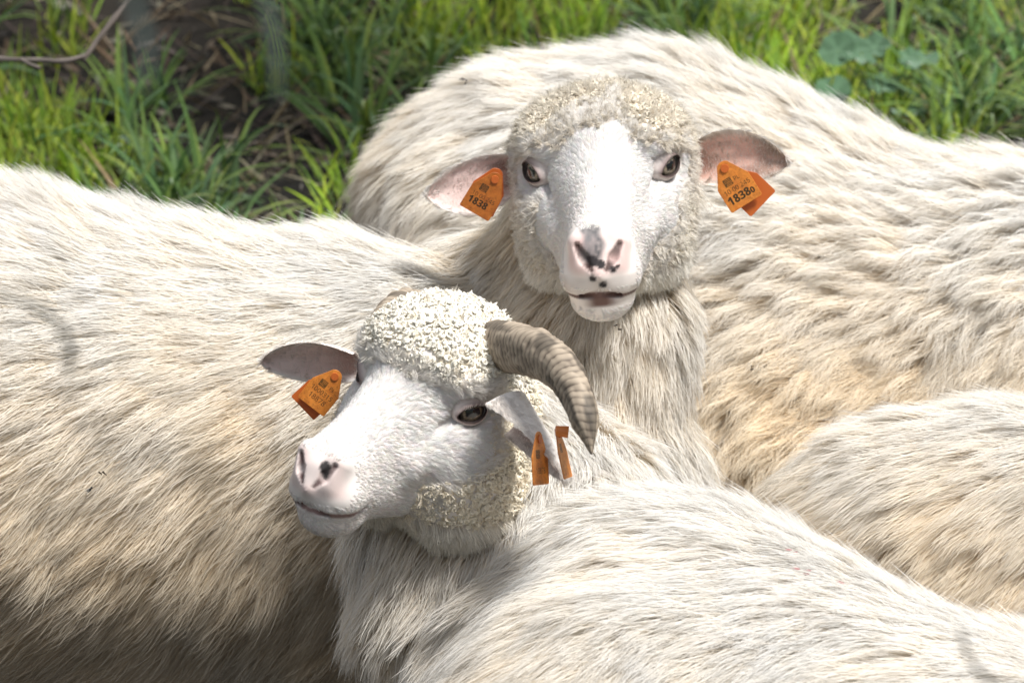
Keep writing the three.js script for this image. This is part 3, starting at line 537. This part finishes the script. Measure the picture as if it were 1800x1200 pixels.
      if (z < 0.0 && y < -0.03) mix([0.66, 0.56, 0.43], 0.8);
      return c;
    },
    woolly: (q, n) => { const ax = Math.abs(q.x), cap = q.y - (0.031 - 0.008 * sstep(0.03, 0.06, ax)) + n * 0.6, cheek = Math.min(ax - 0.03, -0.004 - q.z * 0.9 - 0.1 * q.y + 0.05 * sstep(-0.035, -0.075, q.y), Math.hypot(ax - 0.06, q.y, q.z - 0.01) - 0.027) + n; return Math.max(cap, q.z < 0.06 ? cheek : -1, (q.z < 0.055 && q.y < -0.095) ? 0.01 : -1); },
    curl: (q) => q.y < -0.11 ? { hair: true, p: 0.55, s: 1.9, tint: [1, 0.97, 0.9] } : { kind: 'tight', p: q.y > 0.0 ? 0.3 : 0.42, s: q.y > 0.02 ? 0.95 : 0.85, tint: q.y > 0.0 ? [0.94, 0.905, 0.83] : [0.94, 0.87, 0.74] },
    hairy: (q) => !(q.z > 0.15 && q.y > -0.068 && q.y < -0.024 && Math.abs(q.x) < 0.036) && !(q.z > 0.14 && Math.abs(q.y + 0.079) < 0.004),
    eyes: { iris: [0.26, 0.2, 0.14], open: 0.0085, droop: 0.62, lash: lashWhite },
    ears: [
      { base: [628, 640, 4.83], tip: [458, 637, 4.86], front: [0.05, -0.65, 0.75], w: 0.029, cup: 0.016, seed: 5, curve: 0.004, inner: [0.88, 0.74, 0.72], rim: [0.92, 0.89, 0.87], dirt: 0.25, hairIn: [0.85, 0.8, 0.78],
        tag: [570, 684, 4.80, -0.68, [0.1, 0.15, 0], 0.9, [['PL', 262, 232, 62, false], ['1000315', 192, 330, 74, false], ['18878', 192, 420, 82, false]], 31, [-0.006, -0.004, -0.006, -0.15]] },
      { base: [905, 706, 4.66], tip: [1001, 840, 4.6], front: [-0.74, -0.62, 0.1], w: 0.037, upper: 1.15, lower: 0.8, cup: 0.03, fold: 0.5, seed: 6, root: 0.8, inner: [0.4, 0.24, 0.22], rim: [0.7, 0.62, 0.58], dirt: 0.5, hairIn: [0.8, 0.75, 0.72],
        extra: (ear, origin) => {
          addTag(ear, origin, 948, 806, 4.585, 0.05, [0, 1.15, 0], 1.0, [['18878', 192, 400, 80, false]], 33);
          addTag(ear, origin, 988, 795, 4.56, 0.22, [0, 1.35, 0], 1.0, [], 34);
          put('tag_button', new THREE.CylinderGeometry(0.0048, 0.0058, 0.012, 24).rotateZ(1.45).translate(...at(988, 758, 4.55).sub(origin).toArray()), tagFront, ear);
        } },
    ],
  },
  after: (root, origin) => {
    const pts = [[842, 604, 4.74], [872, 606, 4.70], [905, 612, 4.66], [950, 624, 4.61], [992, 656, 4.57], [1016, 700, 4.54], [1030, 745, 4.52], [1040, 798, 4.51]].map((a) => at(...a)), radii = [0.02, 0.0212, 0.022, 0.0222, 0.0218, 0.0204, 0.0188, 0.0172, 0.015, 0.0012];
    put('horn', hornGeo(pts.map((p) => p.clone().sub(origin)), radii), hornMat, root);
    const far = [[676, 600, 4.83], [692, 565, 4.86], [718, 547, 4.91], [746, 556, 4.96], [764, 590, 5.0], [770, 630, 5.02]].map((a) => at(...a).sub(origin));
    put('horn', hornGeo(far, [0.024, 0.023, 0.021, 0.017, 0.012, 0.002]), hornMat, root);
  },
});
shift = 0;
// ---- the sheep behind, seen from its side, rump to the left
const sheepC = makeSheep({
  seed: 37, label: 'large shaggy white sheep lying behind the others, its back arching highest', density: 9120,
  nodes: [[1120, 465, 5.62, 0.265], [945, 445, 5.62, 0.232], [1350, 580, 5.6, 0.272], [1600, 655, 5.58, 0.27], [1850, 690, 5.56, 0.27], [2150, 640, 5.56, 0.25], [880, 640, 5.6, 0.19], [1350, 850, 5.52, 0.25], [1900, 860, 5.52, 0.25]],
  links: [[0, 1], [0, 2], [2, 3], [3, 4], [4, 5], [1, 6], [6, 7], [7, 8], [2, 7], [4, 8]],
  flow: [[640, 280, -0.55, 0.8], [700, 180, -0.85, 0.4], [650, 380, -0.25, 1], [800, 200, -0.85, 0.55], [800, 110, -1, 0.05], [1000, 80, -1, 0.1], [1080, 60, -0.8, -0.2], [1300, 160, -0.9, 0.1], [1300, 250, -1, 0.3], [1600, 300, -1, 0.15], [1500, 220, -0.6, -0.2], [1700, 260, -0.7, -0.2], [1750, 400, -0.8, 0.5], [1600, 450, -0.85, 0.5], [1300, 480, -0.85, 0.45], [1400, 560, -0.6, 0.8], [1700, 600, -0.5, 0.85], [1300, 720, -0.25, 1], [1500, 700, -0.55, 0.8], [1700, 690, -0.7, 0.6], [1250, 850, -0.1, 1]],
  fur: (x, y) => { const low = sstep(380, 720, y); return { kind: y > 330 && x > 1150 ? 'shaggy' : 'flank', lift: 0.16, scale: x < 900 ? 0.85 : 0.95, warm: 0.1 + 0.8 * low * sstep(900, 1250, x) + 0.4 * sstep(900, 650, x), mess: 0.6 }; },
});
// ---- the sheep at the lower right, only its rump in view
makeSheep({
  seed: 41, label: 'cream sheep at the lower right, only its rounded rump in view', density: 10640,
  nodes: [[1580, 975, 5.0, 0.15], [1760, 990, 4.98, 0.18], [2000, 1010, 4.95, 0.19], [2250, 1000, 4.92, 0.18], [1600, 1130, 4.95, 0.14], [2050, 1180, 4.9, 0.17], [1450, 950, 5.0, 0.075]],
  links: [[0, 1], [1, 2], [2, 3], [4, 5], [0, 4], [6, 0]],
  flow: [[1360, 870, -0.9, 0.35], [1450, 790, -0.95, 0.1], [1550, 730, -0.95, 0], [1700, 690, -0.9, -0.15], [1500, 830, -0.9, 0.4], [1750, 760, -0.9, 0.35], [1450, 940, -0.75, 0.6], [1600, 950, -0.7, 0.7], [1750, 930, -0.6, 0.8], [1750, 1070, -0.6, 0.8]],
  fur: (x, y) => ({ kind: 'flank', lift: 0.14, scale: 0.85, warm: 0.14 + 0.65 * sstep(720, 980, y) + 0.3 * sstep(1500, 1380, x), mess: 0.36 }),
});

// ------------------------------------------------------------------ grass
function makeTuft(seed, o) {
  const R = rng(seed), pos = [], nor = [], col = [], idx = [], SEG = 7;
  for (let b = 0; b < o.blades; b++) {
    const a = R() * 6.283, ox = (R() - 0.5) * o.spread, oz = (R() - 0.5) * o.spread, L = o.len * lerp(0.5, 1.15, R()), lean = lerp(o.lean[0], o.lean[1], R()), curl = lerp(o.curl[0], o.curl[1], R()), w = o.width * lerp(0.6, 1.25, R()), dx = Math.cos(a), dz = Math.sin(a), base = pos.length / 3, tw = (R() - 0.5) * 1.6;
    let x = ox, y = -0.01, z = oz, ang = lean; const k = o.colors[Math.floor(R() * o.colors.length)], br = lerp(0.75, 1.25, R());
    for (let s = 0; s <= SEG; s++) {
      const t = s / SEG, ww = w * (t < 0.3 ? lerp(0.55, 1, t / 0.3) : (1 - ((t - 0.3) / 0.7) ** 1.8)) * 0.5 + 0.0002, ta = a + tw * t, px = -Math.sin(ta), pz = Math.cos(ta);
      pos.push(x - px * ww, y, z - pz * ww, x, y - ww * 0.35, z, x + px * ww, y, z + pz * ww);
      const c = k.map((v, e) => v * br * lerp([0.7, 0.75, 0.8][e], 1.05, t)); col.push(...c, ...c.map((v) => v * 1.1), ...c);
      if (s < SEG) for (const q of [0, 1]) { const i = base + s * 3 + q; idx.push(i, i + 1, i + 3, i + 3, i + 1, i + 4); }
      const st = L / SEG; x += Math.sin(ang) * dx * st; z += Math.sin(ang) * dz * st; y += Math.cos(ang) * st; ang += curl / SEG * (0.4 + 1.2 * t);
    }
  }
  return geoOf(pos, null, col, idx);
}
const grassMat = new THREE.MeshPhysicalMaterial({ vertexColors: true, roughness: 0.55, transmission: 0.0, side: THREE.DoubleSide });
const leafMat = new THREE.MeshPhysicalMaterial({ vertexColors: true, roughness: 1, transmission: 0.35, thickness: 0, side: THREE.DoubleSide });
const LONG = [[0.12, 0.22, 0.05], [0.09, 0.2, 0.075], [0.18, 0.29, 0.05], [0.13, 0.22, 0.09], [0.22, 0.31, 0.06]], SHORT = [[0.38, 0.52, 0.035], [0.26, 0.42, 0.03], [0.48, 0.58, 0.06], [0.15, 0.28, 0.045]], DRY = [[0.34, 0.25, 0.14], [0.2, 0.135, 0.07], [0.42, 0.35, 0.24], [0.09, 0.06, 0.045]];
function field(name, label, geos, mat, count, seed, where, scale) {
  const R = rng(seed), m = geos.map(() => []), c = geos.map(() => []), q = new THREE.Quaternion(), e = new THREE.Euler();
  for (let i = 0; i < count; i++) {
    const near = R() < 0.8, x = near ? (R() - 0.5) * 2.6 : (R() - 0.5) * 9, z = near ? lerp(-2.6, -0.6, R()) : lerp(-6, 3, R());
    if (!near && Math.abs(x) < 1.2 && z > -1.2) continue;
    const w = where(x, z); if (R() > w) continue;
    const s = scale * lerp(0.7, 1.3, R()), k = Math.floor(R() * geos.length); e.set((R() - 0.5) * 0.3, R() * 6.28, (R() - 0.5) * 0.3);
    m[k].push(...new THREE.Matrix4().compose(V(x, groundY(x, z), z), q.setFromEuler(e), V(s, s * lerp(0.8, 1.2, R()), s)).elements); const b = lerp(0.75, 1.2, R()); c[k].push(b * lerp(0.9, 1.15, R()), b, b * lerp(0.8, 1.1, R()));
  }
  geos.forEach((g, i) => { if (!c[i].length) return; const im = new THREE.InstancedMesh(g, mat, c[i].length / 3); im.instanceMatrix.array.set(m[i]); im.instanceColor = new THREE.InstancedBufferAttribute(new Float32Array(c[i]), 3); im.name = numbered(name); im.castShadow = im.receiveShadow = true; tag(im, label, name === 'leaf_litter' ? 'leaf litter' : 'grass', label, 'stuff'); scene.add(im); });
}
const groundAt = (px, py) => { const d = FWD.clone().multiplyScalar(FOCAL).addScaledVector(RIGHT, px - 900).addScaledVector(UPV, 600 - py).normalize(), t = -CAM.y / d.y; return CAM.clone().addScaledVector(d, t); };
const blob = (px, py, r) => { const g = groundAt(px, py); return (x, z) => Math.exp(-((x - g.x) ** 2 + ((z - g.z) * 0.6) ** 2) / (r * r)); };
const SUNNY = [blob(1420, 130, 0.2), blob(50, 260, 0.14), blob(560, 390, 0.08), blob(860, 60, 0.1), blob(1330, 60, 0.12)], TALL = [blob(340, 240, 0.13), blob(720, 90, 0.16), blob(600, 60, 0.1), blob(1680, 110, 0.2), blob(1250, 40, 0.1), blob(480, 330, 0.08)], BARE = [blob(130, 110, 0.14), blob(270, 80, 0.12), blob(480, 290, 0.08), blob(140, 190, 0.07), blob(1560, 40, 0.07), blob(1790, 40, 0.08)];
const most = (list, x, z) => list.reduce((m, f) => Math.max(m, f(x, z)), 0);
const patch = (x, z) => clamp(0.48 + 0.5 * noise(x * 2.6 + 7, 1, z * 2.6) + 0.25 * noise(x * 7, 3, z * 7) + 0.8 * most(TALL, x, z) - 0.8 * most(SUNNY, x, z), 0, 1) * (1 - 0.75 * most(BARE, x, z));
const low = (x, z) => clamp(sstep(0.62, 0.25, patch(x, z)) * sstep(-0.5, 0.1, noise(x * 4, 8, z * 4)) + most(SUNNY, x, z), 0, 1) * (1 - 0.75 * most(BARE, x, z));
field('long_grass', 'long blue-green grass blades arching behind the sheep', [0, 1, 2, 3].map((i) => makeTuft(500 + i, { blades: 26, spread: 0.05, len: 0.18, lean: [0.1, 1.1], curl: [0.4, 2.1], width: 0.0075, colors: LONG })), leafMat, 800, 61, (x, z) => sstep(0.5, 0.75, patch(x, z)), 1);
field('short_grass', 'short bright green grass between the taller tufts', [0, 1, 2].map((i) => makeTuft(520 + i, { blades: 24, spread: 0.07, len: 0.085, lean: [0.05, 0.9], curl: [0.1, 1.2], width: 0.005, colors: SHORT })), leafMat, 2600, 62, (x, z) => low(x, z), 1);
field('leaf_litter', 'brown dead leaves and crumbs lying on the dark soil', [0, 1, 2].map((i) => makeTuft(560 + i, { blades: 14, spread: 0.16, len: 0.045, lean: [1.1, 1.6], curl: [-0.9, 0.9], width: 0.016, colors: [[0.09, 0.06, 0.035], [0.17, 0.125, 0.08], [0.045, 0.035, 0.028], [0.26, 0.22, 0.16]] })), leafMat, 900, 64, () => 0.8, 1);
field('dry_grass', 'dry straw coloured grass and litter on the soil', [0, 1, 2].map((i) => makeTuft(540 + i, { blades: 10, spread: 0.14, len: 0.13, lean: [0.9, 1.55], curl: [-0.3, 0.5], width: 0.006, colors: DRY })), leafMat, 1200, 63, () => 0.75, 1);

// ------------------------------------------------------------------ added shade branch, twigs, small things
const barkMat = new THREE.MeshStandardMaterial({ vertexColors: true, roughness: 0.95 });
function twigGeo(pts, r0, r1, tone, seed) {
  const curve = new THREE.CatmullRomCurve3(pts), L = curve.getLength(), N = Math.max(16, Math.ceil(L / 0.006)), S = 10, fr = curve.computeFrenetFrames(N), pos = [], col = [], idx = [];
  for (let i = 0; i <= N; i++) for (let j = 0; j <= S; j++) {
    const t = i / N, a = j / S * 6.28318, p = curve.getPointAt(t), n = noise(Math.cos(a) * 2 + seed, Math.sin(a) * 2, t * L * 60), k = noise(seed, 3, t * L * 35), r = lerp(r0, r1, t) * (1 + 0.18 * n + 0.3 * Math.max(0, k - 0.4)), d = fr.normals[i].clone().multiplyScalar(Math.cos(a)).addScaledVector(fr.binormals[i], Math.sin(a));
    pos.push(p.x + d.x * r, p.y + d.y * r, p.z + d.z * r); const c = 0.8 + 0.5 * n; col.push(tone[0] * c, tone[1] * c, tone[2] * c);
  }
  for (let i = 0; i < N; i++) for (let j = 0; j < S; j++) { const a = i * (S + 1) + j, b = a + S + 1; idx.push(a, a + 1, b, b, a + 1, b + 1); }
  return geoOf(pos, null, col, idx);
}
const leafGeo = (() => { const pos = [], col = [], idx = [], N = 6; for (let i = 0; i <= N; i++) { const t = i / N, w = 0.018 * Math.sin(Math.PI * Math.min(1, t * 0.93 + 0.05)) ** 0.8, y = 0.012 * Math.sin(t * 2.6); pos.push(-w, y + w * 0.25, t * 0.06, 0, y, t * 0.06, w, y + w * 0.25, t * 0.06); for (let k = 0; k < 3; k++) col.push(0.06, 0.115, 0.035); if (i < N) for (const q of [0, 1]) { const a = i * 3 + q; idx.push(a, a + 3, a + 1, a + 1, a + 3, a + 4); } } return geoOf(pos, null, col, idx); })();
{
  const root = new THREE.Group(); root.name = 'twig_and_shade_branch'; scene.add(root); const o = V(-1.9, groundY(-1.9, -3.2), -3.2); root.position.copy(o);
  tag(root, 'thin grey-brown twig at the upper left, with an unseen leafy branch added above for shade', 'branch');
  const w = (pts) => pts.map((p) => p.clone().sub(o)), main = [V(-1.9, -0.05, -3.2), V(-1.75, 0.7, -3.0), V(-1.2, 1.3, -2.2), V(-0.4, 1.6, -1.5), V(0.6, 1.75, -1.2)];
  put('limb', twigGeo(w(main), 0.035, 0.008, [0.09, 0.075, 0.06], 1), barkMat, root);  // unseen limb above the view, added to carry the shading foliage
  const tA = at(232, -8, 5.95), tB = at(146, 104, 5.93);
  put('twig', twigGeo(w([V(-0.75, 1.48, -1.8), V(-0.5, 1.15, -1.0), at(330, -160, 5.98), tA, at(190, 45, 5.94), tB]), 0.007, 0.0032, [0.15, 0.125, 0.11], 2), barkMat, root);
  put('twig', twigGeo(w([at(150, 98, 5.93), at(110, 107, 5.93), at(60, 105, 5.94), at(-8, 103, 5.96), at(-70, 95, 6.0)]), 0.0034, 0.0028, [0.17, 0.145, 0.13], 3), barkMat, root);
  put('twig', twigGeo(w([at(38, 104, 5.94), at(52, 113, 5.93), at(70, 120, 5.92)]), 0.0028, 0.0022, [0.2, 0.17, 0.15], 4), barkMat, root);
  const R = rng(77), m = [], c = [], q = new THREE.Quaternion(), e = new THREE.Euler(), curve = new THREE.CatmullRomCurve3(main);
  for (let i = 0; i < 3600; i++) { const p = curve.getPoint(lerp(0.35, 1, R())).add(V((R() - 0.5) * 1.1, (R() - 0.35) * 0.5, (R() - 0.5) * 1.0)); if (pix(p)[1] > -30 || noise(p.x * 3.2, 4, p.z * 3.2) < -0.2) continue; { const h = p.y / SUNDIR.y; if (most(SUNNY, p.x - SUNDIR.x * h, p.z - SUNDIR.z * h) > 0.35) continue; } e.set((R() - 0.5) * 1.6, R() * 6.28, (R() - 0.5) * 1.6); const s = lerp(0.8, 1.7, R()); m.push(...new THREE.Matrix4().compose(p.sub(o), q.setFromEuler(e), V(s, s, s)).elements); const b = lerp(0.8, 1.25, R()); c.push(b, b, b); }  // foliage added out of view to dapple the ground, left open over SUNNY
  const im = new THREE.InstancedMesh(leafGeo, leafMat, c.length / 3); im.instanceMatrix.array.set(m); im.instanceColor = new THREE.InstancedBufferAttribute(new Float32Array(c), 3); im.name = 'added_shade_leaves'; im.castShadow = im.receiveShadow = true; im.userData.kind = 'stuff'; root.add(im);
}
for (const [label, pts, r0, r1, tone] of [
  ['small curled grey twig, blurred, hanging before the flank of the left sheep', [[-40, 500, 2.3], [40, 527, 2.3], [92, 560, 2.3], [122, 600, 2.3], [118, 655, 2.31]], 0.0012, 0.0022, [0.1, 0.1, 0.09]],
  ['thin grey twig, blurred, at the lower right corner before the front sheep', [[1690, 1105, 2.4], [1700, 1145, 2.4], [1722, 1180, 2.4], [1780, 1230, 2.4]], 0.0012, 0.0018, [0.1, 0.1, 0.1]],
]) tag(put('blurred_twig', twigGeo(pts.map((p) => at(...p)), r0, r1, tone, 9), barkMat, scene), label, 'twig');
{
  const g = []; for (const [x0, y0, x1, y1, w, d] of [[452, -60, 486, 190, 0.0052, 2.0], [215, -60, 262, 165, 0.0056, 1.8]]) {
    const pos = [], col = [], idx = []; for (let i = 0; i <= 10; i++) { const t = i / 10, p = at(lerp(x0, x1, t) + 14 * Math.sin(t * 3), lerp(y0, y1, t), d), ww = w * 0.5 * Math.sin(Math.PI * lerp(0.12, 1, t)) ** 0.7; pos.push(p.x - ww, p.y, p.z, p.x, p.y, p.z - 0.002, p.x + ww, p.y, p.z); for (let k = 0; k < 3; k++) col.push(0.07, 0.095, 0.09); if (i < 10) for (const q of [0, 1]) { const a = i * 3 + q; idx.push(a, a + 1, a + 3, a + 3, a + 1, a + 4); } }
    tag(put('hanging_leaf', geoOf(pos, null, col, idx), leafMat, scene), w < 0.0054 ? 'narrow grey-green leaf, blurred, hanging at the top left of the middle' : 'grey-green leaf, blurred, hanging at the top beside the bare twig', 'leaf');
  }
}
// a broad-leaved weed in the grass
{
  const g = groundAt(1555, 232), root = new THREE.Group(); root.name = 'weed'; root.position.set(g.x, groundY(g.x, g.z), g.z); scene.add(root); tag(root, 'blue-green weed with round leaves in the grass above the rear sheep', 'weed');
  const R = rng(91);
  for (let k = 0; k < 9; k++) {
    const a = R() * 6.283, len = lerp(0.03, 0.085, R()), h = lerp(0.06, 0.13, R()), c = V(Math.cos(a) * len, h, Math.sin(a) * len), rad = lerp(0.018, 0.03, R()), pos = [0, 0, 0], col = [0.14, 0.26, 0.15], idx = [], N = 18, b = lerp(0.8, 1.15, R());
    for (let ring = 1; ring <= 3; ring++) for (let i = 0; i < N; i++) { const t = i / N * 6.283, r = rad * ring / 3 * (1 + 0.07 * Math.sin(t * 5 + k)); pos.push(Math.cos(t) * r, 0.18 * r * r / rad + 0.0015 * Math.sin(t * 6) * ring, Math.sin(t) * r * 0.9); col.push(0.1 * b, 0.2 * b, 0.11 * b); }
    for (let i = 0; i < N; i++) { const j = (i + 1) % N; idx.push(0, 1 + j, 1 + i); for (let q = 0; q < 2; q++) { const p0 = 1 + q * N + i, p1 = 1 + q * N + j; idx.push(p0, p1, p0 + N, p1, p1 + N, p0 + N); } }
    const leaf = put('leaf', geoOf(pos, null, col, idx), leafMat, root); leaf.position.copy(c); leaf.rotation.set(0.35 + (R() - 0.5) * 0.7, R() * 6, (R() - 0.5) * 0.6);
    put('stem', twigGeo([V(0, 0, 0), V(c.x * 0.4, h * 0.6, c.z * 0.4), c], 0.0016, 0.001, [0.14, 0.22, 0.09], k), barkMat, root);
  }
}
// flies and plant bits caught in the wool
const onWool = (sheep, px, py, up = 0.026) => { let d = 4; for (; d < 6.5; d += 0.002) { const p = at(px, py, d); if (sheep.field(p.x, p.y, p.z) < up) return p; } return at(px, py, d); };
const flyMat = new THREE.MeshPhysicalMaterial({ color: new THREE.Color().setRGB(0.02, 0.02, 0.022), roughness: 0.35 }), wingMat = new THREE.MeshPhysicalMaterial({ color: new THREE.Color().setRGB(0.3, 0.29, 0.27), roughness: 0.3, side: THREE.DoubleSide });
{
  const p = onWool(sheepA, 157, 861, 0.032), f = new THREE.Group(); f.name = 'fly'; f.position.copy(p); f.rotation.set(0.3, 0.2, 0.9); scene.add(f); tag(f, 'small black fly sitting on the flank of the left sheep', 'fly');
  put('body', mergeGeometries([new THREE.SphereGeometry(0.0016, 14, 10).scale(1.7, 0.9, 0.9), new THREE.SphereGeometry(0.0013, 14, 10).translate(0.0035, 0, 0), new THREE.SphereGeometry(0.0014, 12, 10).scale(1.4, 1, 1).translate(-0.002, 0.0002, 0)]), flyMat, f);
  for (const k of [-1, 1]) { const g = new THREE.SphereGeometry(0.002, 12, 8).scale(1.7, 0.06, 0.6); g.rotateY(k * 0.45).translate(-0.002, 0.0012, k * 0.0012); put('wing', g, wingMat, f); }
}
const bit = (sheep, px, py, n, size, up, tone, seed, label) => {
  const p = onWool(sheep, px, py, up), R = rng(seed), g = [];
  for (let i = 0; i < n; i++) { const a = V((R() - 0.5) * size, (R() - 0.5) * size * 1.2, (R() - 0.5) * size * 0.5), d = V(R() - 0.5, R() - 0.2, (R() - 0.5) * 0.4).normalize().multiplyScalar(size * lerp(0.4, 0.9, R())); g.push(twigGeo([a, a.clone().addScaledVector(d, 0.5).add(V((R() - 0.5) * 0.002, 0, 0)), a.clone().add(d)], lerp(0.0006, 0.0013, R()), 0.0004, tone, seed + i)); }
  const m = put('plant_bit', mergeGeometries(g), barkMat, scene); m.position.copy(p); tag(m, label, 'plant bit');
};
bit(sheepC, 815, 141, 4, 0.008, 0.03, [0.06, 0.05, 0.06], 1, 'dark seed caught in the wool on the rump of the rear sheep');
bit(sheepC, 1331, 655, 9, 0.016, 0.026, [0.035, 0.026, 0.02], 2, 'dark matted burr in the shaggy flank of the rear sheep');
bit(sheepB, 681, 606, 8, 0.011, 0.006, [0.03, 0.026, 0.02], 3, 'dark burr in the curly poll of the horned sheep');
bit(sheepA, 1213, 218, 4, 0.006, 0.004, [0.03, 0.03, 0.035], 4, 'dark curled bit in the head wool above the right ear of the sheep facing us');
bit(sheepA, 177, 833, 2, 0.008, 0.032, [0.08, 0.06, 0.04], 5, 'thin brown stalk stuck in the fleece above the fly');
bit(sheepA, 1088, 575, 3, 0.005, 0.026, [0.04, 0.03, 0.02], 6, 'tiny dark seed under the chin of the sheep facing us');
bit(sheepB, 845, 555, 3, 0.005, 0.006, [0.06, 0.055, 0.05], 7, 'grey bit of grass in the curls left of the horn');
bit(sheepB, 917, 800, 6, 0.012, 0.012, [0.04, 0.045, 0.03], 8, 'dark grass bits in the wool under the folded ear of the horned sheep');

renderer.render(scene, camera);
